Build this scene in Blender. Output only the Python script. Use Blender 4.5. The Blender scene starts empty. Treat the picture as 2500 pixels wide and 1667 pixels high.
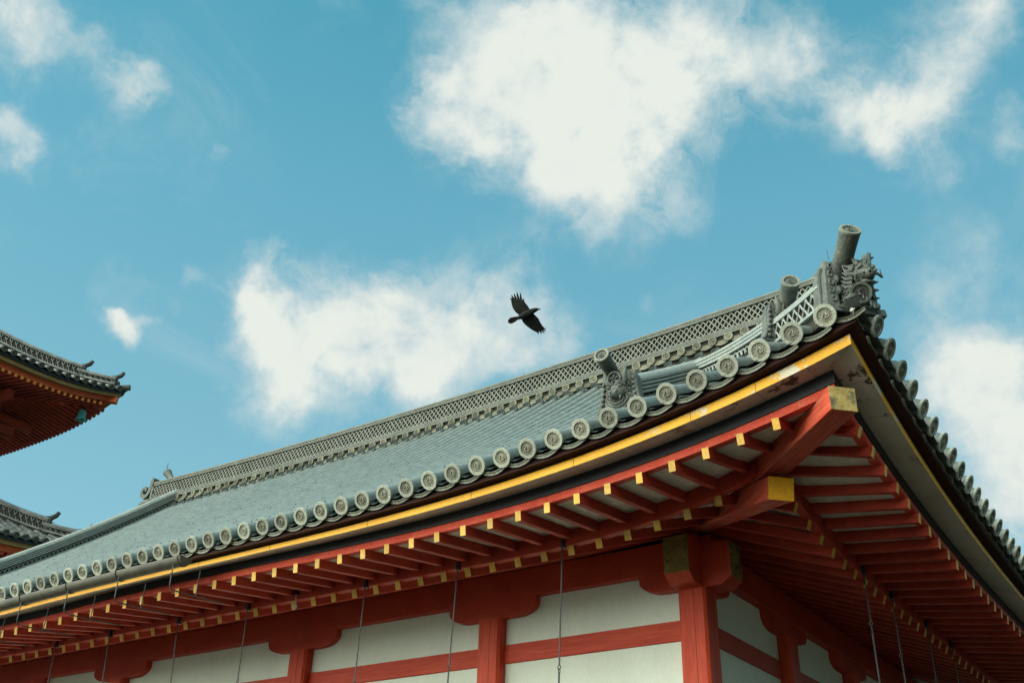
import bpy, bmesh, math, random
from mathutils import Vector, Matrix
random.seed(7)
C = bpy.context.scene.collection
PI = math.pi
# ------------------------------------------------------------------ materials
def nodes_of(m):
    m.use_nodes = True
    nt = m.node_tree
    return nt, nt.nodes, nt.links, nt.nodes['Principled BSDF']

def mat(name, col, col2=None, rough=.6, scale=3.0, detail=6, amount=1.0, grain=None, grain_scale=60,
        bump=0.0, bump_scale=40, spec=.4, stretch=None, lo=.35, hi=.65, per_object=0.0, stain=None, stain_scale=2.0,
        stain_lo=.58, stain_hi=.7, rotz=0.0, vary=0.0, stain_x=None):
    m = bpy.data.materials.new(name)
    nt, N, L, P = nodes_of(m)
    tc = N.new('ShaderNodeTexCoord')
    vec = tc.outputs['Object']
    if stretch:
        mp = N.new('ShaderNodeMapping'); mp.inputs['Scale'].default_value = stretch
        if rotz:
            m0 = N.new('ShaderNodeMapping'); m0.inputs['Rotation'].default_value = (0,0,rotz); L.new(vec, m0.inputs['Vector']); vec = m0.outputs['Vector']
        L.new(vec, mp.inputs['Vector']); vec = mp.outputs['Vector']
    if per_object:
        oi = N.new('ShaderNodeObjectInfo')
        ad = N.new('ShaderNodeVectorMath'); ad.operation = 'ADD'
        sc = N.new('ShaderNodeVectorMath'); sc.operation = 'SCALE'; sc.inputs['Scale'].default_value = 37.0
        cb = N.new('ShaderNodeCombineXYZ')
        for k in range(3): L.new(oi.outputs['Random'], cb.inputs[k])
        L.new(cb.outputs[0], sc.inputs[0]); L.new(vec, ad.inputs[0]); L.new(sc.outputs[0], ad.inputs[1]); vec = ad.outputs[0]
    c = None
    if col2 is not None:
        n = N.new('ShaderNodeTexNoise'); n.inputs['Scale'].default_value = scale; n.inputs['Detail'].default_value = detail
        n.inputs['Roughness'].default_value = .62
        L.new(vec, n.inputs['Vector'])
        r = N.new('ShaderNodeMapRange'); r.inputs['From Min'].default_value = lo; r.inputs['From Max'].default_value = hi
        r.inputs['To Max'].default_value = amount
        L.new(n.outputs['Fac'], r.inputs['Value'])
        mx = N.new('ShaderNodeMix'); mx.data_type = 'RGBA'
        mx.inputs['A'].default_value = (*col, 1); mx.inputs['B'].default_value = (*col2, 1)
        L.new(r.outputs['Result'], mx.inputs['Factor']); c = mx.outputs['Result']
    if stain is not None:
        n = N.new('ShaderNodeTexNoise'); n.inputs['Scale'].default_value = stain_scale; n.inputs['Detail'].default_value = 9
        n.inputs['Roughness'].default_value = .7
        L.new(vec, n.inputs['Vector'])
        r = N.new('ShaderNodeMapRange'); r.inputs['From Min'].default_value = stain_lo; r.inputs['From Max'].default_value = stain_hi
        L.new(n.outputs['Fac'], r.inputs['Value'])
        fac = r.outputs['Result']
        if stain_x:      # wear concentrated towards the exposed corner
            sx = N.new('ShaderNodeSeparateXYZ'); L.new(tc.outputs['Object'], sx.inputs[0])
            rx = N.new('ShaderNodeMapRange'); rx.interpolation_type = 'SMOOTHSTEP'
            ry = N.new('ShaderNodeMapRange'); ry.interpolation_type = 'SMOOTHSTEP'; ry.inputs['From Min'].default_value = -4.7; ry.inputs['From Max'].default_value = -5.9
            L.new(sx.outputs['Y'], ry.inputs['Value']); my = N.new('ShaderNodeMath'); my.operation = 'MULTIPLY'; L.new(fac, my.inputs[0]); L.new(ry.outputs['Result'], my.inputs[1]); fac = my.outputs[0]
            rx.inputs['From Min'].default_value = stain_x[0]; rx.inputs['From Max'].default_value = stain_x[1]
            L.new(sx.outputs['X'], rx.inputs['Value'])
            mu = N.new('ShaderNodeMath'); mu.operation = 'MULTIPLY'; L.new(fac, mu.inputs[0]); L.new(rx.outputs['Result'], mu.inputs[1]); fac = mu.outputs[0]
        mx = N.new('ShaderNodeMix'); mx.data_type = 'RGBA'
        if c is None: mx.inputs['A'].default_value = (*col, 1)
        else: L.new(c, mx.inputs['A'])
        mx.inputs['B'].default_value = (*stain, 1)
        L.new(fac, mx.inputs['Factor']); c = mx.outputs['Result']
    if grain:
        n = N.new('ShaderNodeTexNoise'); n.inputs['Scale'].default_value = grain_scale; n.inputs['Detail'].default_value = 3
        L.new(vec, n.inputs['Vector'])
        r = N.new('ShaderNodeMapRange'); r.inputs['From Min'].default_value = .3; r.inputs['From Max'].default_value = .7
        r.inputs['To Min'].default_value = 1 - grain; r.inputs['To Max'].default_value = 1 + grain
        L.new(n.outputs['Fac'], r.inputs['Value'])
        ml = N.new('ShaderNodeVectorMath'); ml.operation = 'SCALE'
        if c is None: ml.inputs[0].default_value = col
        else: L.new(c, ml.inputs[0])
        L.new(r.outputs['Result'], ml.inputs['Scale']); c = ml.outputs[0]
    if vary:
        oi = N.new('ShaderNodeObjectInfo'); r = N.new('ShaderNodeMapRange')
        r.inputs['To Min'].default_value = 1 - vary; r.inputs['To Max'].default_value = 1 + vary*.7
        L.new(oi.outputs['Random'], r.inputs['Value'])
        ml = N.new('ShaderNodeVectorMath'); ml.operation = 'SCALE'
        if c is None: ml.inputs[0].default_value = col
        else: L.new(c, ml.inputs[0])
        L.new(r.outputs['Result'], ml.inputs['Scale']); c = ml.outputs[0]
    if c is None: P.inputs['Base Color'].default_value = (*col, 1)
    else: L.new(c, P.inputs['Base Color'])
    P.inputs['Roughness'].default_value = rough
    P.inputs['Specular IOR Level'].default_value = spec
    if bump:
        n = N.new('ShaderNodeTexNoise'); n.inputs['Scale'].default_value = bump_scale; n.inputs['Detail'].default_value = 5
        L.new(vec, n.inputs['Vector'])
        b = N.new('ShaderNodeBump'); b.inputs['Strength'].default_value = bump; b.inputs['Distance'].default_value = .01
        L.new(n.outputs['Fac'], b.inputs['Height']); L.new(b.outputs['Normal'], P.inputs['Normal'])
    return m

M = {}
M['tile'] = mat('roof_tile_clay', (.125,.155,.15), (.18,.215,.195), rough=.5, scale=5.5, detail=7, grain=.16, grain_scale=30, bump=.25, bump_scale=25, spec=.5,
                stain=(.11,.135,.125), stain_scale=3.2, stain_lo=.6, stain_hi=.75)
M['tile_pale'] = mat('pale_ridge_tile', (.125,.137,.118), (.18,.192,.162), rough=.7, scale=4, grain=.14, bump=.3, spec=.3, stain=(.15,.15,.115), stain_scale=7)
M['tile_ridge'] = mat('pale_stacked_tile', (.20,.235,.22), (.27,.30,.27), rough=.6, scale=5, grain=.15, grain_scale=30, bump=.25, spec=.4, stain=(.2,.22,.19), stain_scale=5)
M['tile_pan'] = mat('dirty_shaded_flat_tile', (.06,.075,.07), (.10,.12,.105), rough=.7, scale=6, grain=.2, spec=.3)  # dirt tone, deepened with the shade of the gaps between rows
M['tile_dark'] = mat('recess_shade_clay', (.03,.03,.026), (.05,.05,.04), rough=.85, scale=5, spec=.2)  # shade of recesses, course gaps and pierced holes put into the colour
M['disc_rim'] = mat('weathered_tile_rim', (.29,.315,.255), (.37,.39,.32), rough=.75, scale=9, grain=.16, grain_scale=45, bump=.35, bump_scale=60, spec=.25, per_object=1, stain=(.22,.23,.17), stain_scale=9, vary=.22)
M['disc_core'] = mat('lichen_stained_relief', (.21,.205,.155), (.29,.295,.235), rough=.8, scale=8, grain=.2, grain_scale=70, bump=.3, bump_scale=60, spec=.2, per_object=1, vary=.3)
M['ridge_disc'] = mat('brownish_ridge_disc', (.135,.14,.10), (.20,.20,.15), rough=.8, scale=4, detail=4, grain=.18, grain_scale=60, spec=.2, per_object=1, stain=(.15,.15,.1), stain_scale=14, vary=.3)
M['oni'] = mat('carved_grey_clay', (.055,.068,.062), (.12,.135,.112), rough=.65, scale=7, detail=8, grain=.25, grain_scale=45, bump=.5, bump_scale=45, spec=.4, stain=(.19,.20,.155), stain_scale=6, stain_lo=.6, stain_hi=.75)
M['cyl_rim'] = mat('weathered_cylinder_rim', (.16,.175,.14), (.23,.24,.195), rough=.75, scale=9, grain=.16, spec=.2)
M['scale'] = mat('dark_scaled_clay', (.03,.037,.035), (.07,.078,.065), rough=.6, scale=14, grain=.3, grain_scale=60, bump=.6, bump_scale=50)
M['red'] = mat('vermilion_paint', (.40,.036,.014), (.48,.055,.02), rough=.55, scale=2.2, grain=.10, grain_scale=26, bump=.12, bump_scale=30, spec=.3, stain=(.36,.04,.018), stain_scale=1.6)
M['red_old'] = mat('faded_vermilion_paint', (.50,.045,.02), (.58,.085,.045), rough=.65, scale=3.5, grain=.14, grain_scale=40, bump=.3, bump_scale=30, spec=.25, stain=(.55,.20,.13), stain_scale=5, stain_lo=.60, stain_hi=.75)
M['red_post'] = mat('grained_vermilion_post', (.44,.038,.013), (.56,.07,.024), rough=.55, scale=2.4, detail=9, stretch=(9,9,.55), grain=.16, grain_scale=9, bump=.25, bump_scale=14, spec=.3, stain=(.30,.035,.018), stain_scale=1.1, stain_lo=.56, stain_hi=.72)
M['red_beam'] = mat('grained_vermilion_beam', (.44,.038,.014), (.56,.07,.026), rough=.55, scale=2.4, detail=9, stretch=(.55,8,8), grain=.16, grain_scale=9, bump=.25, bump_scale=14, spec=.3, stain=(.32,.035,.018), stain_scale=1.1, stain_lo=.58, stain_hi=.74)
M['red_hip'] = mat('weathered_grained_hip_timber', (.46,.05,.022), (.56,.12,.07), rough=.65, scale=2.2, detail=10, rotz=math.pi/4, stretch=(.7,10,10), grain=.22, grain_scale=9, bump=.4, bump_scale=14, spec=.2, stain=(.40,.20,.13), stain_scale=1.3, stain_lo=.52, stain_hi=.68)
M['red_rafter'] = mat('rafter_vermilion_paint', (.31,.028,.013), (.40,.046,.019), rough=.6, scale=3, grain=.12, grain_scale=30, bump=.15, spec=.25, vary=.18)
M['yellow'] = mat('ochre_end_paint', (.66,.36,.045), (.74,.46,.10), rough=.55, scale=9, grain=.14, grain_scale=60, spec=.3, per_object=1, stain=(.48,.36,.17), stain_scale=16, stain_lo=.54, stain_hi=.66, vary=.2)
M['yellow_edge'] = mat('ochre_edge_paint', (.78,.36,.012), (.84,.43,.02), rough=.5, scale=2.5, grain=.07, grain_scale=40, spec=.35, stain=(.62,.56,.42), stain_scale=4.5, stain_lo=.55, stain_hi=.57, stain_x=(8.2,9.6))
M['yellow_plain'] = mat('bright_ochre_paint', (.74,.35,.015), (.80,.42,.025), rough=.5, scale=3, grain=.1, grain_scale=40, spec=.3, stain=(.60,.30,.03), stain_scale=3)
M['yellow_dark'] = mat('dark_ochre_paint', (.17,.125,.035), (.25,.19,.06), rough=.75, scale=7, grain=.25, grain_scale=50, spec=.15, stain=(.07,.065,.035), stain_scale=6, stain_lo=.5, stain_hi=.62)  # darker ochre with darker blotches, for the nose block ends
M['yellow_old'] = mat('flaked_ochre_paint', (.30,.21,.06), (.42,.33,.13), rough=.7, scale=8, grain=.25, grain_scale=50, spec=.2, stain=(.12,.11,.06), stain_scale=6, stain_lo=.5, stain_hi=.62)
M['white_board'] = mat('limewashed_board', (.50,.46,.38), (.60,.56,.47), rough=.8, scale=2.5, grain=.06, spec=.15, stain=(.10,.075,.05), stain_scale=3.6, stain_lo=.54, stain_hi=.585, stain_x=(8.0,9.8))
M['soffit'] = mat('limewashed_soffit_planks', (.50,.46,.37), (.62,.58,.48), rough=.85, scale=3, grain=.12, grain_scale=14, spec=.1, stain=(.3,.25,.18), stain_scale=5, stain_lo=.62, stain_hi=.72)
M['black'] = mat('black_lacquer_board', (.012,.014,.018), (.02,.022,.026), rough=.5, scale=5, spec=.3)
M['brown'] = mat('dark_brown_board', (.035,.014,.012), (.05,.02,.016), rough=.75, scale=6, spec=.15)
M['plaster'] = mat('white_plaster', (.73,.79,.69), (.66,.71,.60), rough=.9, scale=1.3, detail=8, stretch=(2.2,2.2,.7), lo=.45, hi=.8, grain=.035, grain_scale=30, bump=.12, bump_scale=18, spec=.1)
M['stone'] = mat('dark_grey_stone', (.05,.048,.043), (.08,.076,.068), rough=.85, scale=3, grain=.15, bump=.4)
M['gravel'] = mat('gravel_court', (.035,.032,.025), (.055,.05,.038), rough=.95, scale=.8, grain=.3, grain_scale=25, bump=.6, bump_scale=30, spec=.1)
M['copper'] = mat('weathered_copper_gutter', (.05,.05,.035), (.085,.08,.055), rough=.5, scale=6, grain=.15, spec=.4, stain=(.12,.115,.08), stain_scale=9)
M['iron'] = mat('dark_iron', (.022,.025,.024), (.045,.048,.044), rough=.5, scale=20, spec=.5)
M['steel'] = mat('bright_steel', (.35,.36,.36), (.5,.5,.5), rough=.3, scale=20, spec=.5)
M['verdigris'] = mat('verdigris_bronze', (.05,.28,.26), (.10,.38,.34), rough=.6, scale=8, grain=.2, spec=.3)
M['crow'] = mat('black_feathers', (.004,.0055,.006), (.015,.015,.012), rough=.7, scale=9, grain=.3, grain_scale=50, spec=.15)
M['pag_tile'] = mat('old_dark_tile', (.11,.125,.12), (.24,.25,.225), rough=.6, scale=2.2, detail=8, grain=.25, grain_scale=9, spec=.4, stain=(.30,.29,.24), stain_scale=1.5)
M['pag_disc'] = mat('old_dark_disc', (.045,.05,.045), (.08,.085,.075), rough=.8, scale=6, spec=.2)
M['pag_red'] = mat('pagoda_vermilion', (.55,.09,.03), (.62,.12,.04), rough=.6, scale=2, grain=.1, spec=.25)
M['pag_raf'] = mat('pagoda_shaded_vermilion', (.27,.04,.022), (.33,.055,.03), rough=.7, scale=2, grain=.1, spec=.15)  # darker copy of the pagoda red, under-eave shade put into the colour
M['pag_board'] = mat('pagoda_ochre_board', (.20,.13,.05), (.27,.17,.07), rough=.8, scale=3, spec=.2)
M['dirtgold'] = mat('dull_ochre_end', (.55,.19,.035), (.62,.24,.05), rough=.7, scale=6, spec=.2)

# ------------------------------------------------------------------ mesh builder
class MB:
    def __init__(s): s.v=[]; s.f=[]; s.m=[]
    def add(s, vs, fs, mi=0):
        o=len(s.v); s.v += [tuple(p) for p in vs]
        for f in fs: s.f.append([o+i for i in f]); s.m.append(mi)
        return o
    def box(s, c, size, rot=None, mi=0):
        vs=[]
        for x in (-.5,.5):
            for y in (-.5,.5):
                for z in (-.5,.5):
                    p=Vector((x*size[0],y*size[1],z*size[2]))
                    if rot is not None: p=rot@p
                    vs.append(Vector(c)+p)
        s.add(vs,[(0,1,3,2),(4,6,7,5),(0,4,5,1),(2,3,7,6),(0,2,6,4),(1,5,7,3)],mi)
    def beam(s, a, b, w, h, up=(0,0,1), mi=0, ch=0.0):
        a=Vector(a); b=Vector(b); d=(b-a).normalized(); r=d.cross(Vector(up)).normalized(); u=r.cross(d)
        if ch:
            pr=[(-w/2+ch,-h/2),(w/2-ch,-h/2),(w/2,-h/2+ch),(w/2,h/2-ch),(w/2-ch,h/2),(-w/2+ch,h/2),(-w/2,h/2-ch),(-w/2,-h/2+ch)]
        else: pr=[(-w/2,-h/2),(w/2,-h/2),(w/2,h/2),(-w/2,h/2)]
        n=len(pr); vs=[p+r*x+u*z for p in (a,b) for x,z in pr]
        fs=[(i,(i+1)%n,n+(i+1)%n,n+i) for i in range(n)]+[tuple(range(n))[::-1],tuple(range(n,2*n))]
        s.add(vs,fs,mi)
    def loft(s, rings, close=True, cap=True, mi=0):
        n=len(rings[0]); o=len(s.v); vs=[p for r in rings for p in r]; fs=[]
        for k in range(len(rings)-1):
            for i in range(n if close else n-1):
                j=(i+1)%n; fs.append((k*n+i,k*n+j,(k+1)*n+j,(k+1)*n+i))
        if cap and close: fs += [tuple(range(n))[::-1], tuple(range((len(rings)-1)*n, len(rings)*n))]
        s.add(vs,fs,mi)
    def tube(s, pts, r, n=8, mi=0, cap=True):
        pts=[Vector(p) for p in pts]; rr=r if isinstance(r,(list,tuple)) else [r]*len(pts)
        rings=[]; ref=None
        for i,p in enumerate(pts):
            d=(pts[min(i+1,len(pts)-1)]-pts[max(i-1,0)]).normalized()
            if ref is None: ref=Vector((0,0,1)) if abs(d.z)<.9 else Vector((1,0,0))
            x=d.cross(ref).normalized(); y=x.cross(d); ref=y
            rings.append([p+(x*math.cos(2*PI*k/n)+y*math.sin(2*PI*k/n))*rr[i] for k in range(n)])
        s.loft(rings,True,cap,mi)
    def lathe(s, prof, o, ax, n=24, mi=0, mis=None):
        # prof: (radius, height along ax)
        o=Vector(o); ax=Vector(ax).normalized(); ref=Vector((0,0,1)) if abs(ax.z)<.9 else Vector((1,0,0))
        x=ax.cross(ref).normalized(); y=ax.cross(x)
        for k in range(len(prof)-1):
            (r0,h0),(r1,h1)=prof[k],prof[k+1]
            a=[o+ax*h0+(x*math.cos(2*PI*i/n)+y*math.sin(2*PI*i/n))*r0 for i in range(n)]
            b=[o+ax*h1+(x*math.cos(2*PI*i/n)+y*math.sin(2*PI*i/n))*r1 for i in range(n)]
            s.add(a+b,[(i,(i+1)%n,n+(i+1)%n,n+i) for i in range(n)], mis[k] if mis else mi)
    def ball(s, c, r, n=8, m=5, mi=0, sc=(1,1,1), rot=None):
        c=Vector(c); rings=[]
        for k in range(m+1):
            t=PI*k/m; ring=[]
            for i in range(n):
                p=Vector((math.sin(t)*math.cos(2*PI*i/n)*sc[0],math.sin(t)*math.sin(2*PI*i/n)*sc[1],math.cos(t)*sc[2]))*r
                if rot is not None: p=rot@p
                ring.append(c+p)
            rings.append(ring)
        s.loft(rings,True,False,mi)
    def poly(s, pts2, o, x, y, n, t0, t1, mi=0):
        """extrude a 2-D outline (x,y axes) between t0 and t1 along n"""
        o=Vector(o); x=Vector(x); y=Vector(y); n=Vector(n); k=len(pts2)
        a=[o+x*p+y*q+n*t0 for p,q in pts2]; b=[o+x*p+y*q+n*t1 for p,q in pts2]
        s.add(a+b,[(i,(i+1)%k,k+(i+1)%k,k+i) for i in range(k)]+[tuple(range(k))[::-1],tuple(range(k,2*k))],mi)
    def mesh(s, name, mats, off=(0,0,0), smooth=None, fix=True):
        off=Vector(off); me=bpy.data.meshes.new(name)
        me.from_pydata([tuple(Vector(p)-off) for p in s.v],[],s.f)
        for m in (mats if isinstance(mats,(list,tuple)) else [mats]): me.materials.append(M[m] if isinstance(m,str) else m)
        me.polygons.foreach_set('material_index', s.m)
        if fix:
            bm=bmesh.new(); bm.from_mesh(me)
            bmesh.ops.remove_doubles(bm,verts=bm.verts,dist=1e-5)
            bmesh.ops.recalc_face_normals(bm,faces=bm.faces); bm.to_mesh(me); bm.free()
        if smooth is not None:
            me.polygons.foreach_set('use_smooth',[True]*len(me.polygons))
            me.set_sharp_from_angle(angle=math.radians(smooth))
        me.update(); return me

ORG={}   # world origin of every object
def link(name, data, parent=None, at=None, label=None, kind=None):
    o=bpy.data.objects.new(name,data); C.objects.link(o)
    po=ORG[parent.name] if parent else Vector((0,0,0))
    w=Vector(at) if at is not None else po
    o.parent=parent; o.location=w-po; ORG[o.name]=w
    if label: o['label']=label
    if kind: o['kind']=kind
    return o
def part(mb, name, mats, parent, smooth=None, label=None, kind=None, at=None, fix=True):
    w=Vector(at) if at is not None else ORG[parent.name]
    return link(name, mb.mesh(name,mats,w,smooth,fix), parent, w, label, kind)
def thing(name, at, label, cat, group=None, data=None):
    o=link(name,data,None,at,label); o['category']=cat
    if group: o['group']=group
    return o
def copy_part(src, parent, at, rot=None):
    o=src.copy(); C.objects.link(o); o.parent=parent; o.location=Vector(at)-ORG[parent.name]
    if rot is not None: o.rotation_euler=rot
    ORG[o.name]=Vector(at); return o

# ------------------------------------------------------------------ measured curves of the hall (metres; z=0 about the wall-plate)
ZC=-.862
def zpoly(c):
    u=(c+5)/6; return -.8612+.00315*u+.01272*u*u+.19452*u**3+.09553*u**4
def rpoly(c):
    u=(c+5)/6; return -1.2382-.04868*u-.0824*u*u+.28779*u**3+.05899*u**4
MID={'f':-9.5,'r':-4.2,'b':-9.5,'l':-4.2}
XL,YB=-15.9,8.4
def fold(c,side):
    m=MID[side]; return c if c>m else 2*m-c
def zE(c,side='f'): return zpoly(min(fold(c,side),2.95))
def zR(c,side='f'): return rpoly(max(min(fold(c,side),2.95),-8.5))
def zB(c,side='f'):
    c=fold(c,side); return -1.285+.24*(max(c+3,0)/3.85)**4
E0=2.8546
def prof(s): return .535*s+.0198*s*s
def S(c,s,side='f'): return ZC+prof(s)+(zE(c,side)-ZC)*(1-.75*min(max(s,0)/7,1))
def P3(side,c,d,z):
    """c = coordinate along the eave (towards the corner), d = distance outside the wall line"""
    if side=='f': return Vector((c,-d,z))
    if side=='r': return Vector((d,-c,z))
    if side=='b': return Vector((c,YB+d,z))
    return Vector((XL-d,-c,z))
def crange(side,d):
    return (XL-d,d) if side in 'fb' else (-(YB+d),d)

ground=MB(); ground.add([(-900,-900,-6.4),(900,-900,-6.4),(900,900,-6.4),(-900,900,-6.4)],[(0,1,2,3)])
g=link('ground',ground.mesh('ground','gravel'),None,(0,0,0),kind='structure')
g['label']='gravel temple court below the eaves'

M['wood'] = mat('dark_blocking_slope', (.018,.03,.014), (.04,.055,.022), rough=.95, scale=.25, detail=9, spec=.1)
hl=MB(); rings=[]
for k in range(73):
    a=math.radians(-122+2.95*k)      # unseen wooded slopes, added to block low light from front and side
    dx,dy=math.sin(a+PI-.55),math.cos(a+PI-.55)
    az=math.degrees(math.atan2(dx,dy)); side=math.exp(-((az-118)/46)**2)      # raised on one side to darken the side eave
    h=1.6+.5*math.sin(k*.55)+78*side
    rings.append([(5+dx*r,-10+dy*r,-6.45+h*q) for r,q in ((95,0),(112,.35),(130,.72),(150,1.0),(190,1.05),(260,.0))])
hl.loft(rings,False,False)
M['paving'] = mat('pale_bounce_paving', (.50,.50,.44), (.60,.60,.53), rough=.9, scale=.3, spec=.1)
pc=MB(); rings=[]
for k in range(49):
    a=math.radians(-95+190*k/48)+PI+.18      # unseen pale paving, added to bounce light onto the upper wall
    rings.append([(5+math.sin(a)*r,-10+math.cos(a)*r,-6.396) for r in (33,60,94)])
pc.loft(rings,False,False)
p_=link('bounce_paving',pc.mesh('bounce_paving','paving'),None,(0,0,0),kind='structure'); p_['label']='unseen pale paving added to bounce light at the temple'
hi=link('light_block_hills',hl.mesh('light_block_hills','wood',(0,0,0),60),None,(0,0,0),kind='structure'); hi['label']='unseen dark hillside added to block light from the temple'

hall=thing('temple_hall',(-7.95,4.2,-6.4),'large vermilion temple hall with grey tiled hip and gable roof filling the lower right','temple hall')

# ------------------------------------------------------------------ eave sweeps
def sweep(mb, profile, sides='frbl', n=64, mi=0, closed=True):
    for sd in sides:
        rings=[]
        for k in range(n+1):
            ring=[]
            for d,zf in profile:
                a,b=crange(sd,d); c=a+(b-a)*k/n
                ring.append(P3(sd,c,d,zf(c,sd)))
            rings.append(ring)
        mb.loft(rings,closed,closed,mi)
def yt(c,sd): return zE(c,sd)-.160
def yb(c,sd):
    t=min(max((fold(c,sd)+4)/6.6,0),1); return yt(c,sd)-(.056+.042*t)
def zi(c,sd): return zR(c,sd)+.232+.028*min(max((fold(c,sd)+4)/6.6,0),1)
b=MB(); sweep(b,[(2.675,yt),(2.675,yb),(2.40,zi),(2.40,lambda c,s:zi(c,s)+.10)])
board=part(b,'eave_board','white_board',hall)
b=MB(); sweep(b,[(2.679,yt),(2.679,yb),(2.6765,yb),(2.6765,yt)])
part(b,'painted_edge','yellow_edge',board)
# mitre-free joint lines of the yellow edge
b=MB()
for x in (1.81,1.18,-.05,-1.25,-2.62,-4.1,-5.3):
    b.box((x,-2.6795,(yt(x,'f')+yb(x,'f'))/2),(.004,.003,yt(x,'f')-yb(x,'f')))
for x in (2.28,1.81,1.18,.45,-.05,-.9,-1.25,-2.62,-4.1):
    P_=[Vector((x+dx,-2.674+.272*k,(yb(x,'f') if k==0 else zi(x,'f'))-.0015)) for k in (0,1) for dx in (-.002,.002)]
    b.add(P_,[(0,1,3,2)])
for y in (-2.2,-1.7,-.9,-.1,.8,1.7):
    P_=[Vector((2.674-.272*k,y+dy,(yb(-y,'r') if k==0 else zi(-y,'r'))-.0015)) for k in (0,1) for dy in (-.002,.002)]
    b.add(P_,[(0,1,3,2)])
part(b,'board_joint','brown',board)
b=MB(); sweep(b,[(2.60,lambda c,s:zE(c,s)-.05),(2.60,lambda c,s:yt(c,s)-.02),(2.52,lambda c,s:yt(c,s)-.02),(2.52,lambda c,s:zE(c,s)-.02)])
sweep(b,[(2.772,lambda c,s:zE(c,s)-.085),(2.772,lambda c,s:zE(c,s)-.142),(2.60,lambda c,s:zE(c,s)-.13),(2.60,lambda c,s:zE(c,s)-.055)])
part(b,'tile_board','brown',hall)
b=MB(); sweep(b,[(2.428,lambda c,s:zi(c,s)-.004),(2.428,lambda c,s:zR(c,s)+.130),(2.33,lambda c,s:zR(c,s)+.130),(2.33,lambda c,s:zi(c,s)+.05)])  # plain black board between the white eave board and the red beam
part(b,'eave_black_board','black',hall,label='black board under the white eave board')
b=MB(); sweep(b,[(2.415,lambda c,s:zR(c,s)+.128),(2.415,lambda c,s:zR(c,s)+.050),(2.32,lambda c,s:zR(c,s)+.056),(2.32,lambda c,s:zR(c,s)+.128)])
part(b,'eave_beam','red_old',hall)
b=MB(); sweep(b,[(1.475,lambda c,s:zB(c,s)+.222),(1.475,lambda c,s:zB(c,s)+.046),(1.38,lambda c,s:zB(c,s)+.046),(1.38,lambda c,s:zB(c,s)+.222)])
part(b,'rafter_sill','red_rafter',hall)
# soffit planks above both tiers of rafters
FR=lambda c,s:zB(c,s)+.165      # centre of a flying rafter at its root
b=MB()
sweep(b,[(2.40,lambda c,s:zR(c,s)+.054),(1.42,lambda c,s:FR(c,s)+.054),(1.42,lambda c,s:FR(c,s)+.08),(2.40,lambda c,s:zR(c,s)+.08)])
sweep(b,[(1.44,lambda c,s:zB(c,s)+.055),(-.25,lambda c,s:-1.285+.055+.63+(zB(c,s)+1.285)*.4),(-.25,lambda c,s:-.50+(zB(c,s)+1.285)*.4),(1.44,lambda c,s:zB(c,s)+.075)])
part(b,'soffit_boards','soffit',hall)

# ------------------------------------------------------------------ rafters
RP=.33948
def rafter(side,c,tier,shown):
    mb=MB(); e=MB()
    if tier==1:
        d0=2.4287; d1=1.36 if c<1.36 else c-.02
        za=zR(c,side); t=(2.4287-d1)/(2.4287-1.45); zb=za+(FR(c,side)-za)*t
        w,h=.068,.104
    else:
        d0=1.43; d1=-.2 if c<-.2 else c-.02
        za=zB(c,side); zb=za+.37*(d0-d1); w,h=.078,.104
    A=P3(side,c,d0,za); B=P3(side,c,d1,zb)
    mb.beam(A,B,w,h,ch=.004)
    dr=(A-B).normalized(); e.beam(A+dr*.0005,A+dr*.004,w-.002,h-.002)
    return mb,e
FIRST={('f',1):1.8705,('r',1):1.890,('f',2):1.8705-3*RP,('r',2):1.89-3*RP}
COUNT={('f',1):35,('r',1):24,('f',2):33,('r',2):24}
for tier,nm in ((1,'flying_rafter'),(2,'base_rafter')):
    rest=MB()
    for side in 'frbl':
        first=FIRST.get((side if side in 'fr' else 'f',tier)); c=first; i=0
        lo=crange(side,2.43 if tier==1 else 1.43)[0]+.5
        while c>lo:
            mb,e=rafter(side,c,tier,1)
            if side in 'fr' and i<COUNT[(side,tier)]:
                r=part(mb,nm,'red_rafter',hall); part(e,'painted_end','yellow',r)
            else:
                rest.add(mb.v,mb.f,0); rest.add(e.v,e.f,1)
            c-=RP; i+=1
    part(rest,nm,['red_rafter','yellow'],hall,kind='stuff')
# hip rafters (45 degrees) at the near corner and, plain, at the others
dg=Vector((.7071,-.7071,0))
def hip_pair(cx,cy,ux,uy,near):
    u=Vector((ux,uy,0)); 
    def pt(t,z): return Vector((cx,cy,z))+u*t
    up=MB(); up.beam(pt(1.20,-.80),pt(2.49,-.815),.235,.215,ch=.006)
    lo=MB(); lo.beam(pt(-.25,-.56),pt(1.535,-1.095),.25,.215,ch=.006)
    a=part(up,'hip_rafter','red_hip',hall); bb=part(lo,'hip_rafter','red_hip',hall)
    e=MB(); e.beam(pt(2.4905,-.815),pt(2.494,-.815),.237,.217); part(e,'painted_end','yellow_old',a,label='flaked ochre end of the upper hip rafter')
    d=(pt(1.535,-1.095)-pt(-.25,-.56)).normalized(); p=pt(1.535,-1.095)
    e=MB(); e.beam(p+d*.0005,p+d*.004,.252,.217); part(e,'painted_end','yellow_plain',bb,label='bright ochre end of the lower hip rafter')
hip_pair(0,0,1,-1,True); hip_pair(XL,0,-1,-1,False); hip_pair(0,YB,1,1,False); hip_pair(XL,YB,-1,1,False)

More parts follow.
